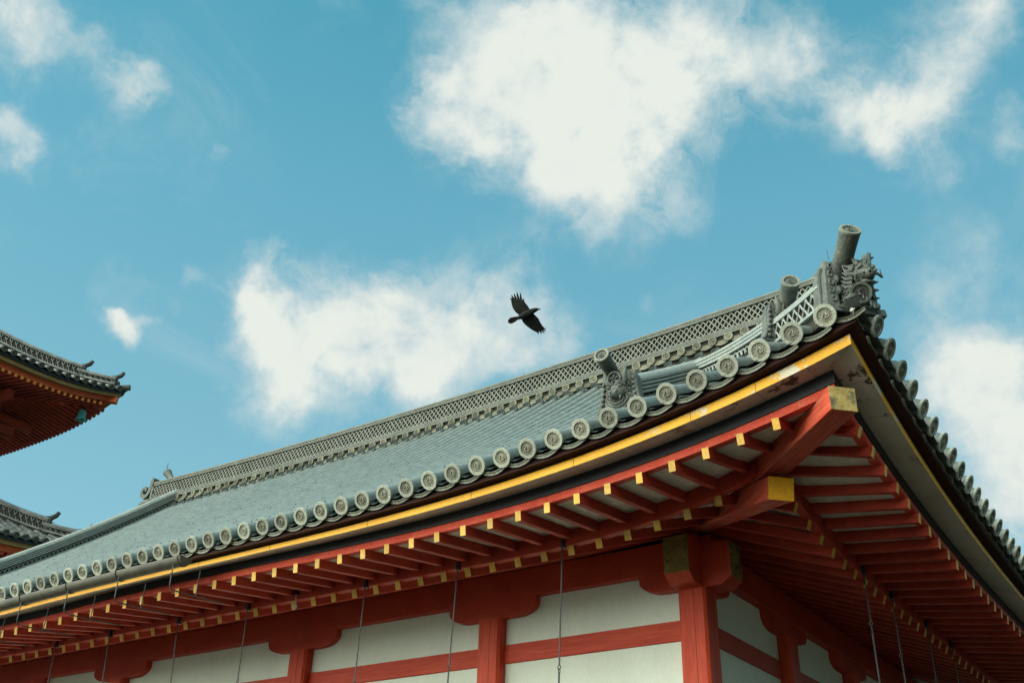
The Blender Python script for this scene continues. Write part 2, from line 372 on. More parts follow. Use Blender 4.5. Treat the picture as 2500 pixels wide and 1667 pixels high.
# ------------------------------------------------------------------ walls
W=.3313
COLX=[0,-2.7693,-6.087,-10.166,-12.9,XL+W]
COLY=[0,2.478,4.956,YB-W]
def arm(mb,c,axis,half=0):
    # boat shaped bracket arm along x or y through c
    pts=[]
    L=.665; zt,zb_=-1.150,-1.372
    pts=[(-L,zt),(L,zt),(L,zt-.075)]
    for k in range(1,7):
        a=k/6*PI/2; pts.append((L-.30*(1-math.cos(a))*1.0, zt-.075-(zb_*-1+zt-.075)*math.sin(a)))
    pts2=[(-x,z) for x,z in pts[:1:-1]]
    pts=pts+pts2
    if half<0: pts=[(min(x,0),z) for x,z in pts]
    if half>0: pts=[(max(x,0),z) for x,z in pts]
    x=Vector((1,0,0)) if axis=='x' else Vector((0,1,0)); n=Vector((0,1,0)) if axis=='x' else Vector((1,0,0))
    mb.poly(pts,Vector((c[0],c[1],0)),x,Vector((0,0,1)),n,-.115,.115)
def column(x,y):
    mb=MB(); cx,cy=x-W/2,y+W/2; mb.beam((cx,cy,-5.6),(cx,cy,-1.371),W,W,up=(0,1,0),ch=.03)
    mb.box((cx+.025,y-.0004,-3.5),(.005,.001,4.2),mi=1)      # drying check down the face
    if x>-.1: mb.box((x+.0004,cy+.03,-3.5),(.001,.005,4.2),mi=1)
    return part(mb,'column',['red_post','brown'],hall)
for x in COLX: column(x,0)
for y in COLY[1:]: column(0,y)
for x in COLX:
    mb=MB(); arm(mb,(x-W/2,W/2),'x',-1 if x==0 else (1 if x<XL+1 else 0)); part(mb,'bracket_arm','red',hall)
for i,y in enumerate(COLY):
    mb=MB(); arm(mb,(-W/2,y+W/2),'y',1 if i==0 else 0)
    if i==0:
        mb.v=[(p[0]*1,p[1],p[2]+.003) for p in mb.v]
    part(mb,'bracket_arm','red',hall)
# wall plates crossing at the corner with ochre ends
b=MB(); b.beam((XL-.45,W/2,-.975),(.10,W/2,-.975),.25,.35,ch=.006); k1=part(b,'wall_plate','red',hall)
b=MB(); b.beam((-W/2,YB+.45,-.970),(-W/2,-.10,-.970),.25,.36,ch=.006); k2=part(b,'wall_plate','red',hall)
# nose blocks where the plates cross the corner
b=MB(); b.poly([(.04,-.86),(-.33,-.89),(-.33,-1.30),(-.21,-1.392),(.04,-1.392)],(-W/2,0,0),(0,1,0),(0,0,1),(1,0,0),-.15,.15); nb=part(b,'nose_block','red',hall)
b=MB(); b.beam((-W/2,-.3305,-1.095),(-W/2,-.335,-1.095),.298,.408); part(b,'painted_end','yellow_dark',nb)
b=MB(); b.poly([(-.04,-.88),(.32,-.91),(.32,-1.31),(.20,-1.394),(-.04,-1.394)],(0,W/2,0),(1,0,0),(0,0,1),(0,1,0),-.15,.15); nb=part(b,'nose_block','red',hall)
b=MB(); b.beam((.3205,W/2,-1.11),(.325,W/2,-1.11),.298,.398); part(b,'painted_end','yellow_dark',nb)
# tie beams
TZ0,TZ1=-1.915,-1.692
for i in range(len(COLX)-1):
    b=MB(); b.beam((COLX[i]-W+.01,.20,(TZ0+TZ1)/2),(COLX[i+1]-.01,.20,(TZ0+TZ1)/2),.14,TZ1-TZ0,ch=.004); part(b,'tie_beam','red_beam',hall)
for i in range(len(COLY)-1):
    b=MB(); b.beam((-.20,COLY[i]+W-.01,(TZ0+TZ1)/2),(-.20,COLY[i+1]+.01,(TZ0+TZ1)/2),.14,TZ1-TZ0,ch=.004); part(b,'tie_beam','red',hall)
# plaster panels
def panel(x0,x1,z0,z1,front=True,y=.16):
    b=MB()
    if front: b.box(((x0+x1)/2,y+.04,(z0+z1)/2),(x1-x0,.08,z1-z0))
    else: b.box((-y-.04,(x0+x1)/2,(z0+z1)/2),(.08,x1-x0,z1-z0))
    part(b,'wall_panel','plaster',hall)
for i in range(len(COLX)-1):
    for z0,z1 in ((-5.4,TZ0),(TZ1,-1.14)): panel(COLX[i+1]-.02,COLX[i]-W+.02,z0,z1)
for i in range(len(COLY)-1):
    for z0,z1 in ((-5.4,TZ0),(TZ1,-1.14)): panel(COLY[i]+W-.02,COLY[i+1]+.02,z0,z1,False)
b=MB(); b.box((XL+.1,YB/2,-3.3),(.2,YB-.6,4.4)); b.box((XL/2,YB-.1,-3.3),(-XL-.6,.2,4.4)); part(b,'wall_panel','plaster',hall)
b=MB(); b.box((XL/2,YB/2,-6.0),(-XL+4.2,YB+4.2,.8)); part(b,'stone_platform','stone',hall)

# ------------------------------------------------------------------ tiles
YR=4.27   # front face of the ridge
def step_radius(s): return .083-.010*((s/.29)%1.0)
roof=MB()
def tile_row(side,c,send,fine):
    n=9 if fine else 6
    ss=[]
    if fine:
        k=0
        while k*.29<send:
            ss.append((k*.29,.0815)); ss.append((min((k+1)*.29,send),.0765)); k+=1
    else:
        ss=[(send*k/5,.078) for k in range(6)]
    rings=[]
    for s,r in ss:
        z=S(c,s,side); sl=.535+.0436*s; q=1/math.hypot(1,sl)
        ring=[]
        for i in range(n):
            a=PI*(-.08+1.16*i/(n-1))
            x=math.cos(a)*r; h=math.sin(a)*r
            ring.append(P3(side,c+x,E0-s+h*sl*q,z+h*q))
        rings.append(ring)
    roof.loft(rings,False,False,0)
    if fine:
        # nail heads
        k=0
        while k*.29<send-.3:
            if random.random()<.16:
                s=k*.29+.07; sl=.535+.0436*s; q=1/math.hypot(1,sl)
                roof.ball(P3(side,c,E0-s+.084*sl*q,S(c,s,side)+.084*q),.011,5,3,1)
            k+=1
def pan(side,c,send,fine):
    ss=[]
    if fine:
        k=0
        while k*.26<send:
            ss.append((k*.26,.006)); ss.append((min((k+1)*.26,send),-.004)); k+=1
    else: ss=[(send*k/5,0) for k in range(6)]
    rings=[]
    for s,o in ss:
        z=S(c,s,side)+o
        rings.append([P3(side,c+x,E0-s,z+h) for x,h in ((-.15,-.03),(-.07,-.07),(0,-.085),(.07,-.07),(.15,-.03))])
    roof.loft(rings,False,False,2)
def send_f(x):
    if x>1.0: return E0-x
    if x<XL-.6: return max(x-(XL-E0),.05)
    return 7.16
def send_r(c):
    y=-c
    if y<-.5: return max(E0+y,.05)
    if y>YB+.5: return max(YB+E0-y,.05)
    return 2.35
X0=2.5524; Y0=2.5059
rowsF=[X0-.3*i for i in range(70)]; rowsR=[Y0-.3*j for j in range(45)]
for x in rowsF:
    tile_row('f',x,send_f(x),x>-16.6); pan('f',x+.15,max(send_f(x+.15),.05),x>-16.6)
for c in rowsR:
    tile_row('r',c,send_r(c),c>-7); pan('r',c+.15,max(send_r(c+.15),.05),False)
for x in rowsF: tile_row('b',x,send_f(x),False); pan('b',x+.15,max(send_f(x+.15),.05),False)
for c in rowsR: tile_row('l',c,send_r(c),False); pan('l',c+.15,max(send_r(c+.15),.05),False)
for c0 in (2.55+.15,):
    pan('f',c0+.06,.12,False); pan('r',c0+.06,.12,False)
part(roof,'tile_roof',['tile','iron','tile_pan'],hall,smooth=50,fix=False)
# closing deck below the tiles and gable walls
b=MB()
b.add([(.75,-.9,S(.75,1.9)-.2),(.75,YR+.2,3.95),(.75,YB+.9,.3),(.75,YR,-.2)],[(0,1,2,3)])
part(b,'gable_wall','plaster',hall); b=MB()
b.add([(XL-.75,-.9,.3),(XL-.75,YR+.2,3.9),(XL-.75,YB+.9,.3),(XL-.75,YR,-.2)],[(0,1,2,3)])
part(b,'gable_wall','plaster',hall)

# round end tiles with a triple comma crest
def disc_mesh(r=.099,body=.12,mats=('disc_rim','disc_core','tile'),n=28,relief=True):
    mb=MB(); ax=(0,-1,0)
    mb.lathe([(r*.80,-body),(r*.80,-.028),(r*.985,-.026),(r,-.018),(r,-.004),(r*.975,0),(r*.70,0),(r*.665,-.012),(0.0001,-.012)],(0,0,0),ax,n,0,[2,0,0,0,0,0,1,1])
    if relief:
        for k in range(12):
            a=2*PI*k/12; mb.ball((math.cos(a)*r*.555,-.0-(-.010),math.sin(a)*r*.555),r*.055,6,4,1)
        for k in range(3):
            pts=[];rad=[]
            for i in range(9):
                t=i/8; a=2*PI*k/3+t*2.7; q=r*(.13+.27*t)
                pts.append((math.cos(a)*q,.009,math.sin(a)*q)); rad.append(r*(.095*(1-t)**.8+.018))
            mb.tube(pts,rad,6,1)
        mb.tube([(math.cos(2*PI*i/20)*r*.455,.0105,math.sin(2*PI*i/20)*r*.455) for i in range(21)],r*.022,5,1)
    return mb.mesh('eave_disc_tile',list(mats),(0,0,0),40)
ME_DISC=disc_mesh()
TILT=math.atan(.535)
def pend_mesh():
    mb=MB(); A=[];B=[]
    N=10
    for i in range(N+1):
        x=-.17+.34*i/N; q=math.cos(PI*x/.34)
        A.append((x,-.038-.042*q)); B.append((x,-.070-.050*q))
    for y0,y1,o0,o1 in ((0,.03,0,0),(-.008,.0,0,-.034),(-.006,.0,.040,0)):
        a=[(x,z-o0*1) for x,z in A] if True else A
        c=[(x,z) for x,z in B]
        if o1: c=[(x,za+o1*.28) for (x,za) in A]; a=A
        if o0: a=[(x,z+.010) for x,z in B]; c=B
        poly=a+c[::-1]
        mb.poly(poly,(0,0,0),(1,0,0),(0,0,1),(0,1,0),y0,y1)
    # arabesque relief
    for s in (-1,1):
        for k in range(3):
            cx=s*(.035+.035*k); q=math.cos(PI*cx/.34); zc=-.054-.046*q
            pts=[(cx+.014*math.cos(a)*(1-.1*i),-.001,zc+.011*math.sin(a)) for i,a in enumerate([j*.8 for j in range(7)])]
            mb.tube(pts,.0028,4,1)
    mb.ball((0,-.001,-.101),.009,6,4,1,(1.3,.5,1))
    return mb.mesh('eave_pendant_tile',['disc_rim','disc_core'],(0,0,0),35)
ME_PEND=pend_mesh()
ROTS={'f':0.0,'r':PI/2,'b':PI,'l':-PI/2}
from mathutils import Euler
def place_tile(me,name,side,c,d,z,extra=0.0):
    o=link(name,me,hall,P3(side,c,d,z))
    jit=random.uniform(-.035,.035)
    o.rotation_euler=(Euler((0,0,ROTS[side])).to_matrix()@Euler((TILT+extra+jit*.6,jit,jit*.5)).to_matrix()).to_euler()
    return o
for i,x in enumerate(rowsF[:44]): place_tile(ME_DISC,'eave_disc_tile','f',x,E0+.03,zE(x)-.012+random.uniform(-.004,.004))
for i,c in enumerate(rowsR[:28]): place_tile(ME_DISC,'eave_disc_tile','r',c,E0+.03,zE(c,'r')-.012+random.uniform(-.004,.004))
for i,x in enumerate(rowsF[:44]):
    c=x-.15; place_tile(ME_PEND,'eave_pendant_tile','f',c,E0-.008,zE(c)-.012)
for i,c0 in enumerate(rowsR[:28]):
    c=c0-.15; place_tile(ME_PEND,'eave_pendant_tile','r',c,E0-.045,zE(c,'r')-.012)
place_tile(ME_PEND,'eave_pendant_tile','f',X0+.15,E0-.008,zE(X0+.15)-.005); place_tile(ME_PEND,'eave_pendant_tile','r',Y0+.17,E0-.045,zE(Y0+.17,'r')-.005)
# the remaining end tiles on the unseen stretches, merged
far=MB()
for side,lst in (('f',rowsF[44:]),('r',rowsR[28:]),('b',rowsF),('l',rowsR)):
    for c in lst:
        p=P3(side,c,E0+.03,zE(c,side)-.012); n=(P3(side,c,1,0)-P3(side,c,0,0))
        ax=(n*math.cos(TILT)-Vector((0,0,math.sin(TILT)))).normalized()
        far.lathe([(.08,-.12),(.08,-.02),(.099,-.02),(.099,0),(.065,0),(.06,-.01),(.0001,-.01)],p,ax,14)
part(far,'eave_disc_tile','disc_rim',hall,kind='stuff')

# ------------------------------------------------------------------ main ridge
def zRidge(x):
    u=(x+5)/6; return 4.143+.121*u+.094*u*u+.006*u**3
RX0,RX1=-16.60,.75
def rsweep(mb,sections,x0,x1,n=50,mi=0):
    """closed section list (y,z relative to the ridge curve)"""
    rings=[]
    for k in range(n+1):
        x=x0+(x1-x0)*k/n; rings.append([Vector((x,y,zRidge(x)+z)) for y,z in sections])
    mb.loft(rings,True,True,mi)
YM=4.52
def slab(z0,z1,hw): return [(YM-hw,z0),(YM+hw,z0),(YM+hw,z1),(YM-hw,z1)]
b=MB()
rsweep(b,slab(-.35,.06,.20),RX0,RX1,mi=1)            # core
rsweep(b,slab(-.06,.075,.215),RX0,RX1,mi=1)
z=.072
for k in range(3):                                   # three courses of flat tiles
    rsweep(b,slab(z+.006,z+.032,.264-.006*k),RX0,RX1,mi=0); rsweep(b,slab(z-.012,z+.006,.17),RX0,RX1,mi=1); z+=.044
zw0=z
rsweep(b,slab(zw0-.01,zw0+.30,.10),RX0,RX1,mi=1)
z=zw0+.292
for k in range(2):
    rsweep(b,slab(z+.006,z+.028,.245),RX0,RX1,mi=0); rsweep(b,slab(z-.008,z+.006,.16),RX0,RX1,mi=1); z+=.036
rsweep(b,[(YM-.255,z),(YM+.255,z),(YM+.255,z+.03),(YM+.10,z+.075),(YM-.10,z+.075),(YM-.255,z+.03)],RX0,RX1,mi=0)
ztop=z+.075
ridge=part(b,'main_ridge',['tile_pale','tile_dark'],hall)
# interlaced wave tiles
b=MB(); per=.108; amp=.025
for row in range(4):
    zc=zw0+.033+row*.072
    ph=0 if row%2==0 else PI
    n=int((RX1-RX0)/per*14)
    rings=[]
    for k in range(n+1):
        x=RX0+(RX1-RX0)*k/n; a=2*PI*(x-RX0)/per+ph
        sn=math.sin(a); zz=zRidge(x)+zc+amp*math.copysign(abs(sn)**.8,sn); sl=amp*math.cos(a)*2*PI/per*.8; q=1/math.hypot(1,sl); t=.0105
        nx,nz=-sl*q*t,q*t
        rings.append([Vector((x+nx,YM-.235+.004*row,zz+nz)),Vector((x-nx,YM-.235+.004*row,zz-nz)),Vector((x-nx,YM-.15,zz-nz)),Vector((x+nx,YM-.15,zz+nz))])
    b.loft(rings,True,True,0)
part(b,'wave_tile_band','tile_pale',ridge,fix=False)
# row of round tiles and their hanging tiles along the foot of the ridge
ME_RD=disc_mesh(.082,.12,('ridge_disc','ridge_disc','ridge_disc'),18)
ME_RD.name='ridge_disc_tile'
ME_RP=MB()
for o,y0,y1 in ((-.035,.01,.05),(0,0,.05),(.028,-.006,.04)):
    A=[];B=[]
    for i in range(9):
        x=-.15+.3*i/8; q=math.cos(PI*x/.30); A.append((x,-.035-.035*q-o)); B.append((x,-.058-.04*q-o))
    ME_RP.poly(A+B[::-1],(0,0,0),(1,0,0),(0,0,1),(0,1,0),y0,y1)
ME_RP=ME_RP.mesh('ridge_pendant_tile',['ridge_disc'],(0,0,0),35)
for i in range(-4,50):
    x=-.833-.3*i
    o=link('ridge_disc_tile',ME_RD,ridge,(x,4.219,zRidge(x))); o.rotation_euler=(.12+random.uniform(-.05,.05),random.uniform(-3,3),random.uniform(-.06,.06))
    o=link('ridge_pendant_tile',ME_RP,ridge,(x-.15,4.245,zRidge(x-.15)+.012)); o.rotation_euler=(.1,0,0)
# ------------------------------------------------------------------ stacked side ridges
def stack(mb, path, lat, layers):
    """path: points on the roof; lat: unit sideways vector; layers: (z0,z1,half width,mat)"""
    lat=Vector(lat)
    for z0,z1,hw,mi in layers:
        rings=[[p-lat*hw+Vector((0,0,z0)),p+lat*hw+Vector((0,0,z0)),p+lat*hw+Vector((0,0,z1)),p-lat*hw+Vector((0,0,z1))] for p in path]
        mb.loft(rings,True,True,mi)
def cap_round(mb,path,lat,z,r,mi=0):
    lat=Vector(lat); rings=[]
    for p in path: rings.append([p+lat*(math.cos(a)*r)+Vector((0,0,z+math.sin(a)*r*.9)) for a in [PI*i/8 for i in range(9)]])
    mb.loft(rings,True,True,mi)
def rope(mb,path,lat,z,hw,pitch=.105,mi=0,r=.042):
    lat=Vector(lat); acc=0; last=path[0]
    L=[0]
    for a,b_ in zip(path,path[1:]): L.append(L[-1]+(b_-a).length)
    s=pitch/2
    while s<L[-1]:
        k=max(i for i in range(len(L)) if L[i]<=s); k=min(k,len(path)-2); t=(s-L[k])/(L[k+1]-L[k]); p=path[k].lerp(path[k+1],t); d=(path[k+1]-path[k]).normalized()
        for sg in (-1,1):
            c=p+lat*(sg*hw)+Vector((0,0,z)); 
            pts=[c+d*(math.cos(a)*r*1.15)+Vector((0,0,math.sin(a)*r)) for a in [PI*(-.15+1.3*i/6) for i in range(7)]]
            mb.tube(pts,.0125,5,mi)
        s+=pitch
def kudari(xk,y0,y1,name_label):
    path=[Vector((xk,y,S(xk,y+E0)+.03)) for y in [y0+(y1-y0)*k/26 for k in range(27)]]
    mb=MB(); lat=(1,0,0)
    stack(mb,path,lat,[(-.10,.10,.125,1),(.035,.060,.165,0),(.068,.092,.158,0),(.09,.205,.095,1),(.205,.236,.158,0),(.230,.252,.115,1),(.252,.282,.152,0),(.276,.298,.11,1),(.298,.328,.146,0),(.322,.342,.105,1),(.342,.372,.140,0)])
    cap_round(mb,path,lat,.366,.098)
    rope(mb,path,lat,.130,.118)
    return part(mb,'descending_ridge',['tile_ridge','tile_dark'],hall,smooth=40,label=name_label)
kudari(.24,-2.33,4.33,'descending ridge beside the near corner')
kudari(-15.72,-2.3,4.50,'descending ridge at the far end of the roof')
# hip ridge: high inner tier, low outer tier with pierced lattice
def hippt(t): return Vector((t,-t,S(t,E0-t)+.04))
mb=MB(); lat=Vector((.7071,.7071,0))
pin=[hippt(t) for t in [.2+1.62*k/10 for k in range(11)]]
stack(mb,pin,lat,[(-.1,.12,.13,1),(.04,.07,.17,0),(.09,.22,.11,1),(.225,.255,.16,0),(.25,.27,.13,1),(.27,.30,.155,0),(.295,.315,.13,1),(.315,.345,.15,0)])
cap_round(mb,pin,lat,.345,.085); rope(mb,pin,lat,.16,.13)
pout=[hippt(t) for t in [1.86+.72*k/10 for k in range(11)]]
stack(mb,pout,lat,[(-.1,.05,.11,1),(.035,.062,.15,0),(.05,.235,.075,1),(.236,.266,.15,0),(.262,.272,.12,1),(.272,.30,.14,0)])
cap_round(mb,pout,lat,.295,.075)
for k in range(8):       # pierced lattice of crossed arcs
    p=hippt(1.92+.085*k)
    for sg in (-1,1):
        q=p+lat*(sg*.135); d=Vector((.7071,-.7071,-.12)).normalized()
        mb.tube([q+d*(.055*math.cos(a))+Vector((0,0,.062+.175*i/6)) for i,a in enumerate([PI*j/6 for j in range(7)])],.010,5,0)
        mb.tube([q-d*(.055*math.cos(a))+Vector((0,0,.062+.175*i/6)) for i,a in enumerate([PI*j/6 for j in range(7)])],.010,5,0)
part(mb,'hip_ridge',['tile_ridge','tile_dark'],hall,smooth=40)
def plain_hip(cx,cy,ux,uy):
    mb=MB(); u=Vector((ux,uy,0)); l=Vector((-uy,ux,0)).normalized()
    pth=[]
    for k in range(11):
        t=.3+2.3*k/10; pth.append(Vector((cx,cy,0))+u*t+Vector((0,0,ZC+prof(E0-t)+.55*(t/E0)**3+.05)))
    stack(mb,pth,l,[(-.2,.1,.13,1),(.04,.07,.17,0),(.09,.22,.11,1),(.225,.255,.16,0),(.27,.30,.155,0),(.315,.345,.15,0)]); cap_round(mb,pth,l,.345,.085)
    part(mb,'hip_ridge',['tile','tile_dark'],hall,smooth=40)
plain_hip(XL,0,-1,-1); plain_hip(0,YB,1,1); plain_hip(XL,YB,-1,1)

# ------------------------------------------------------------------ ogre end tiles
def cyl_tile(a,b_,r,parent,label=None):
    """long capping cylinder with a crested face at b_"""
    a=Vector(a); b_=Vector(b_); ax=(b_-a); Ln=ax.length; ax.normalize()
    mb=MB()
    prof_=[(.0001,0),(r*.90,0),(r*.92,Ln*.5),(r*.96,Ln*.85),(r*1.0,Ln-.02),(r,Ln),(r*.74,Ln),(r*.70,Ln-.012),(.0001,Ln-.012)]
    mb.lathe(prof_,a,ax,26,0,[0,0,0,0,1,1,2,2])
    ref=Vector((0,0,1)); x=ax.cross(ref).normalized(); y=x.cross(ax)
    o=b_-ax*.010
    for k in range(12):
        an=2*PI*k/12; mb.ball(o+(x*math.cos(an)+y*math.sin(an))*r*.58,r*.055,6,4,2)
    for k in range(3):
        pts=[];rad=[]
        for i in range(9):
            t=i/8; an=2*PI*k/3+t*2.7; q=r*(.13+.29*t); pts.append(o+(x*math.cos(an)+y*math.sin(an))*q); rad.append(r*(.10*(1-t)**.8+.02))
        mb.tube(pts,rad,6,2)
    return part(mb,'cylinder_tile',['oni','cyl_rim','oni'],parent,smooth=40,label=label)
def ogre(origin,u,w,Wd,H,label,rim=True):
    """carved end tile; u outward, w to its right, origin at foot centre of the front face"""
    o=Vector(origin); u=Vector(u).normalized(); w=Vector(w).normalized(); Z=Vector((0,0,1))
    def L(a,b_,z): return o+w*a+u*b_+Z*z
    mb=MB()
    h=Wd/2
    out=[(-h*1.18,0),(h*1.18,0),(h*1.05,H*.18),(h*.92,H*.45),(h*.88,H*.72),(h*.80,H*.9),(h*.55,H*.99),(h*.30,H*.93),(-h*.30,H*.93),(-h*.55,H*.99),(-h*.80,H*.9),(-h*.88,H*.72),(-h*.92,H*.45),(-h*1.05,H*.18)]
    mb.poly(out,o,w,Z,u,-.10,0)
    inn=[(a*.99,z) for a,z in out]
    # raised border with beads
    for sg in (-1,1):
        pts=[L(sg*h*1.08,.005,.02),L(sg*h*.97,.005,H*.2),L(sg*h*.84,.005,H*.45),L(sg*h*.80,.005,H*.7),L(sg*h*.70,.005,H*.88)]
        mb.tube([p for p in pts],.014,6)
        pts2=[L(sg*h*.72,.005,.04),L(sg*h*.66,.005,H*.2),L(sg*h*.56,.005,H*.45),L(sg*h*.52,.005,H*.7)]
        mb.tube(pts2,.009,5)
        for k in range(6):
            z=H*(.12+.125*k); mb.ball(L(sg*h*(.86-.12*min(k/4,1)),.012,z),Wd*.052,8,6)
    # brow, snout, jaws
    R=Matrix((w,u,Z)).transposed()
    mb.ball(L(0,.015,H*.50),1,14,9,0,(h*.50,.105,H*.20),R)
    mb.ball(L(0,.055,H*.36),1,12,8,0,(h*.36,.085,H*.10),R)
    mb.ball(L(0,.02,H*.72),1,12,8,0,(h*.52,.07,H*.14),R)
    for sg in (-1,1):
        mb.ball(L(sg*h*.25,.100,H*.53),Wd*.055,8,6)
        mb.tube([L(sg*h*.05,.105,H*.57),L(sg*h*.25,.118,H*.605),L(sg*h*.46,.07,H*.56)],[.018,.024,.012],6)
        mb.ball(L(sg*h*.14,.125,H*.38),Wd*.045,6,5)
        # horns
        mb.tube([L(sg*h*.36,.05,H*.66),L(sg*h*.47,.085,H*.80),L(sg*h*.50,.075,H*.95),L(sg*h*.46,.05,H*1.10)],[.034,.030,.020,.004],8)
        # fangs
        mb.tube([L(sg*h*.26,.09,H*.28),L(sg*h*.24,.10,H*.18)],[.016,.003],6)
        # mane curls
        for k in range(3):
            c=L(sg*h*(.50-.02*k),.02,H*(.30+.14*k)); pts=[c+w*(math.cos(a)*(.030-.003*i))+Z*(math.sin(a)*(.030-.003*i))+u*.02 for i,a in enumerate([j*.9 for j in range(8)])]
            mb.tube(pts,.008,5)
    for k in range(3):   # jaw arcs
        rr=h*(.34+.14*k)
        mb.tube([L(math.cos(a)*rr,.05-.012*k,H*.30+math.sin(a)*rr*.85) for a in [PI*(1.05+.9*i/9) for i in range(10)]],.013,6)
    mb.ball(L(0,.01,H*.22),1,10,6,1,(h*.28,.05,H*.07),R)
    ob=part(mb,'ogre_end_tile',['oni','tile_dark'],hall,smooth=45,label=label)
    # crest boss on the forehead
    m2=MB(); c=L(0,.06,H*.74); r=Wd*.17
    ax=(u-Z*.15).normalized()
    m2.lathe([(r,-.05),(r,.055),(r*.80,.055),(r*.78,.035),(.0001,.035)],c,ax,20,0,[0,0,1,1])
    x=ax.cross(Z).normalized(); y=x.cross(ax)
    for k in range(5):
        an=2*PI*k/5+.3; m2.tube([c+ax*.04+(x*math.cos(an)+y*math.sin(an))*r*.12,c+ax*.042+(x*math.cos(an)+y*math.sin(an))*r*.62],[r*.10,r*.17],6,0)
    part(m2,'crest_boss',['oni','tile_dark'],ob,smooth=40)
    return ob
og=ogre((.31,-2.39,-.33),(0,-1,0),(1,0,0),.45,.43,'squat ogre tile with a flower crest boss on the front slope')
cyl_tile((.205,-2.22,.095),(.262,-2.66,.190),.079,og)
og2=ogre((1.90,-1.90,.20),(.7071,-.7071,0),(.7071,.7071,0),.45,.45,'ogre tile with a beaded border half way up the hip')
cyl_tile((1.90,-1.88,.585),(2.08,-2.166,.70),.090,og2)

# ------------------------------------------------------------------ dragon corner tile
def dragon():
    o=Vector((2.46,-2.46,.0)); u=Vector((.7071,-.7071,0)); w=Vector((.7071,.7071,0)); Z=Vector((0,0,1))
    SH=.075
    def L(a,b_,z): return o+w*(a+SH)+u*b_+Z*z
    R=Matrix((w,u,Z)).transposed()
    mb=MB()
    # thick back slab with rounded shoulders
    mb.poly([(-.20,-.10),(.24,-.10),(.25,.10),(.23,.30),(.17,.38),(-.14,.385),(-.19,.36),(-.215,.28),(-.225,.10),(-.235,-.06)],L(0,.19,0),w,Z,u,-.13,.05)
    # raised left and right borders with a ragged cloud edge towards the recess
    for sg in (-1,1):
        inner=[(-.01,.388),(-.045,.365),(-.015,.335),(-.055,.30),(-.07,.26),(-.03,.235),(-.06,.20),(-.025,.165),(-.07,.13),(-.04,.09),(-.075,.05),(-.035,.01),(-.06,-.04),(-.04,-.10)] if sg==1 else [(-.12,.385),(-.13,.3),(-.12,.2),(-.13,.1),(-.12,-.10)]
        outer=[(-.205,-.10),(-.235,-.06),(-.228,.10),(-.218,.28),(-.192,.365),(-.14,.39)]
        mb.poly([(a*-sg,z) for a,z in inner+outer],L(0,.24,0),w,Z,u,0,.075)
        for k,(a,z) in enumerate([(-.165,.33),(-.175,.25),(-.17,.17),(-.18,.09),(-.17,.01)]):
            c=L(a*-sg,.318,z); mb.tube([c+w*(math.cos(t)*(.030-.003*i))+Z*(math.sin(t)*(.036-.003*i)) for i,t in enumerate([j*.9+k for j in range(7)])],.0105,6)
        for k,(a,z) in enumerate([(-.115,.345),(-.12,.21),(-.11,.10)]):
            mb.ball(L(a*-sg,.315,z),1,8,6,0,(.024,.022,.045),R)
        mb.tube([L(.225*-sg*-1 if False else -.225*-sg,.20,-.10),L(-.238*-sg,.21,.05),L(-.228*-sg,.21,.25),L(-.20*-sg,.21,.37)],.018,6)
    mb.poly([(-.26,-.155),(.26,-.155),(.25,-.095),(-.25,-.095)],L(0,.10,0),w,Z,u,0,.28)
    ob=part(mb,'dragon_end_tile','oni',hall,smooth=40,label='corner end tile carved with a coiled dragon')
    # scaled body filling the recess
    m2=MB()
    path=[(.03,.26,-.12),(.00,.29,-.02),(.005,.31,.10),(.02,.31,.21),(.05,.315,.31),(.09,.34,.345),(.12,.40,.30)]
    P=[L(*q) for q in path]; PP=[]
    for i in range(len(P)-1):
        for k in range(4): PP.append(P[i].lerp(P[i+1],k/4))
    PP.append(P[-1]); rad=[.088-.035*i/(len(PP)-1) for i in range(len(PP))]
    m2.tube(PP,rad,12)
    for i in range(1,len(PP)-1):
        d=(PP[i+1]-PP[i-1]).normalized(); x=d.cross(Z if abs(d.z)<.9 else u).normalized(); y=x.cross(d)
        for k in range(12):
            a=2*PI*(k+.5*(i%2))/12; n=x*math.cos(a)+y*math.sin(a); m2.ball(PP[i]+n*rad[i],.017,5,3,0)
    part(m2,'dragon_body','scale',ob,smooth=60)
    # head looking out over the corner
    m3=MB(); hc=L(.045,.47,.20)
    f=(u*.80-Z*.50-w*.05).normalized(); r_=f.cross(Z).normalized(); t=r_.cross(f)
    R3=Matrix((r_,f,t)).transposed()
    m3.ball(hc,1,14,9,0,(.085,.11,.085),R3); m3.ball(hc+f*.11-t*.010,1,12,8,0,(.055,.085,.042),R3); m3.ball(hc+f*.09-t*.075,1,10,6,0,(.045,.08,.020),R3)
    for sg in (-1,1):
        m3.ball(hc+f*.06+r_*(sg*.055)+t*.05,.024,8,6); m3.ball(hc+f*.185+r_*(sg*.026)+t*.018,.018,6,5)
        m3.tube([hc+r_*(sg*.05)+t*.06,hc-f*.08+r_*(sg*.08)+t*.12,hc-f*.15+r_*(sg*.09)+t*.19],[.022,.017,.004],7)
        m3.tube([hc+f*.15+r_*(sg*.05),hc+f*.12+r_*(sg*.12)-t*.03,hc+f*.02+r_*(sg*.16)-t*.02,hc-f*.05+r_*(sg*.17)+t*.05],[.012,.011,.009,.003],6)
        m3.tube([hc-f*.01+r_*(sg*.08)+t*.02,hc-f*.08+r_*(sg*.13)+t*.05],[.028,.006],6)
        for k in range(6):   # beard and cheek locks
            b0=hc-f*.02+r_*(sg*.075)+t*(.05-.035*k); m3.tube([b0,b0+r_*(sg*.045)-f*.035-t*.012,b0+r_*(sg*.07)-f*.075+t*.006],[.020,.014,.003],6)
    for k in range(7):       # back spines
        a=-.2+k*.30; n=t*math.cos(a)-f*math.sin(a); p=hc+n*.080; m3.tube([p,p+n*.055+w*.012],[.018,.002],6)
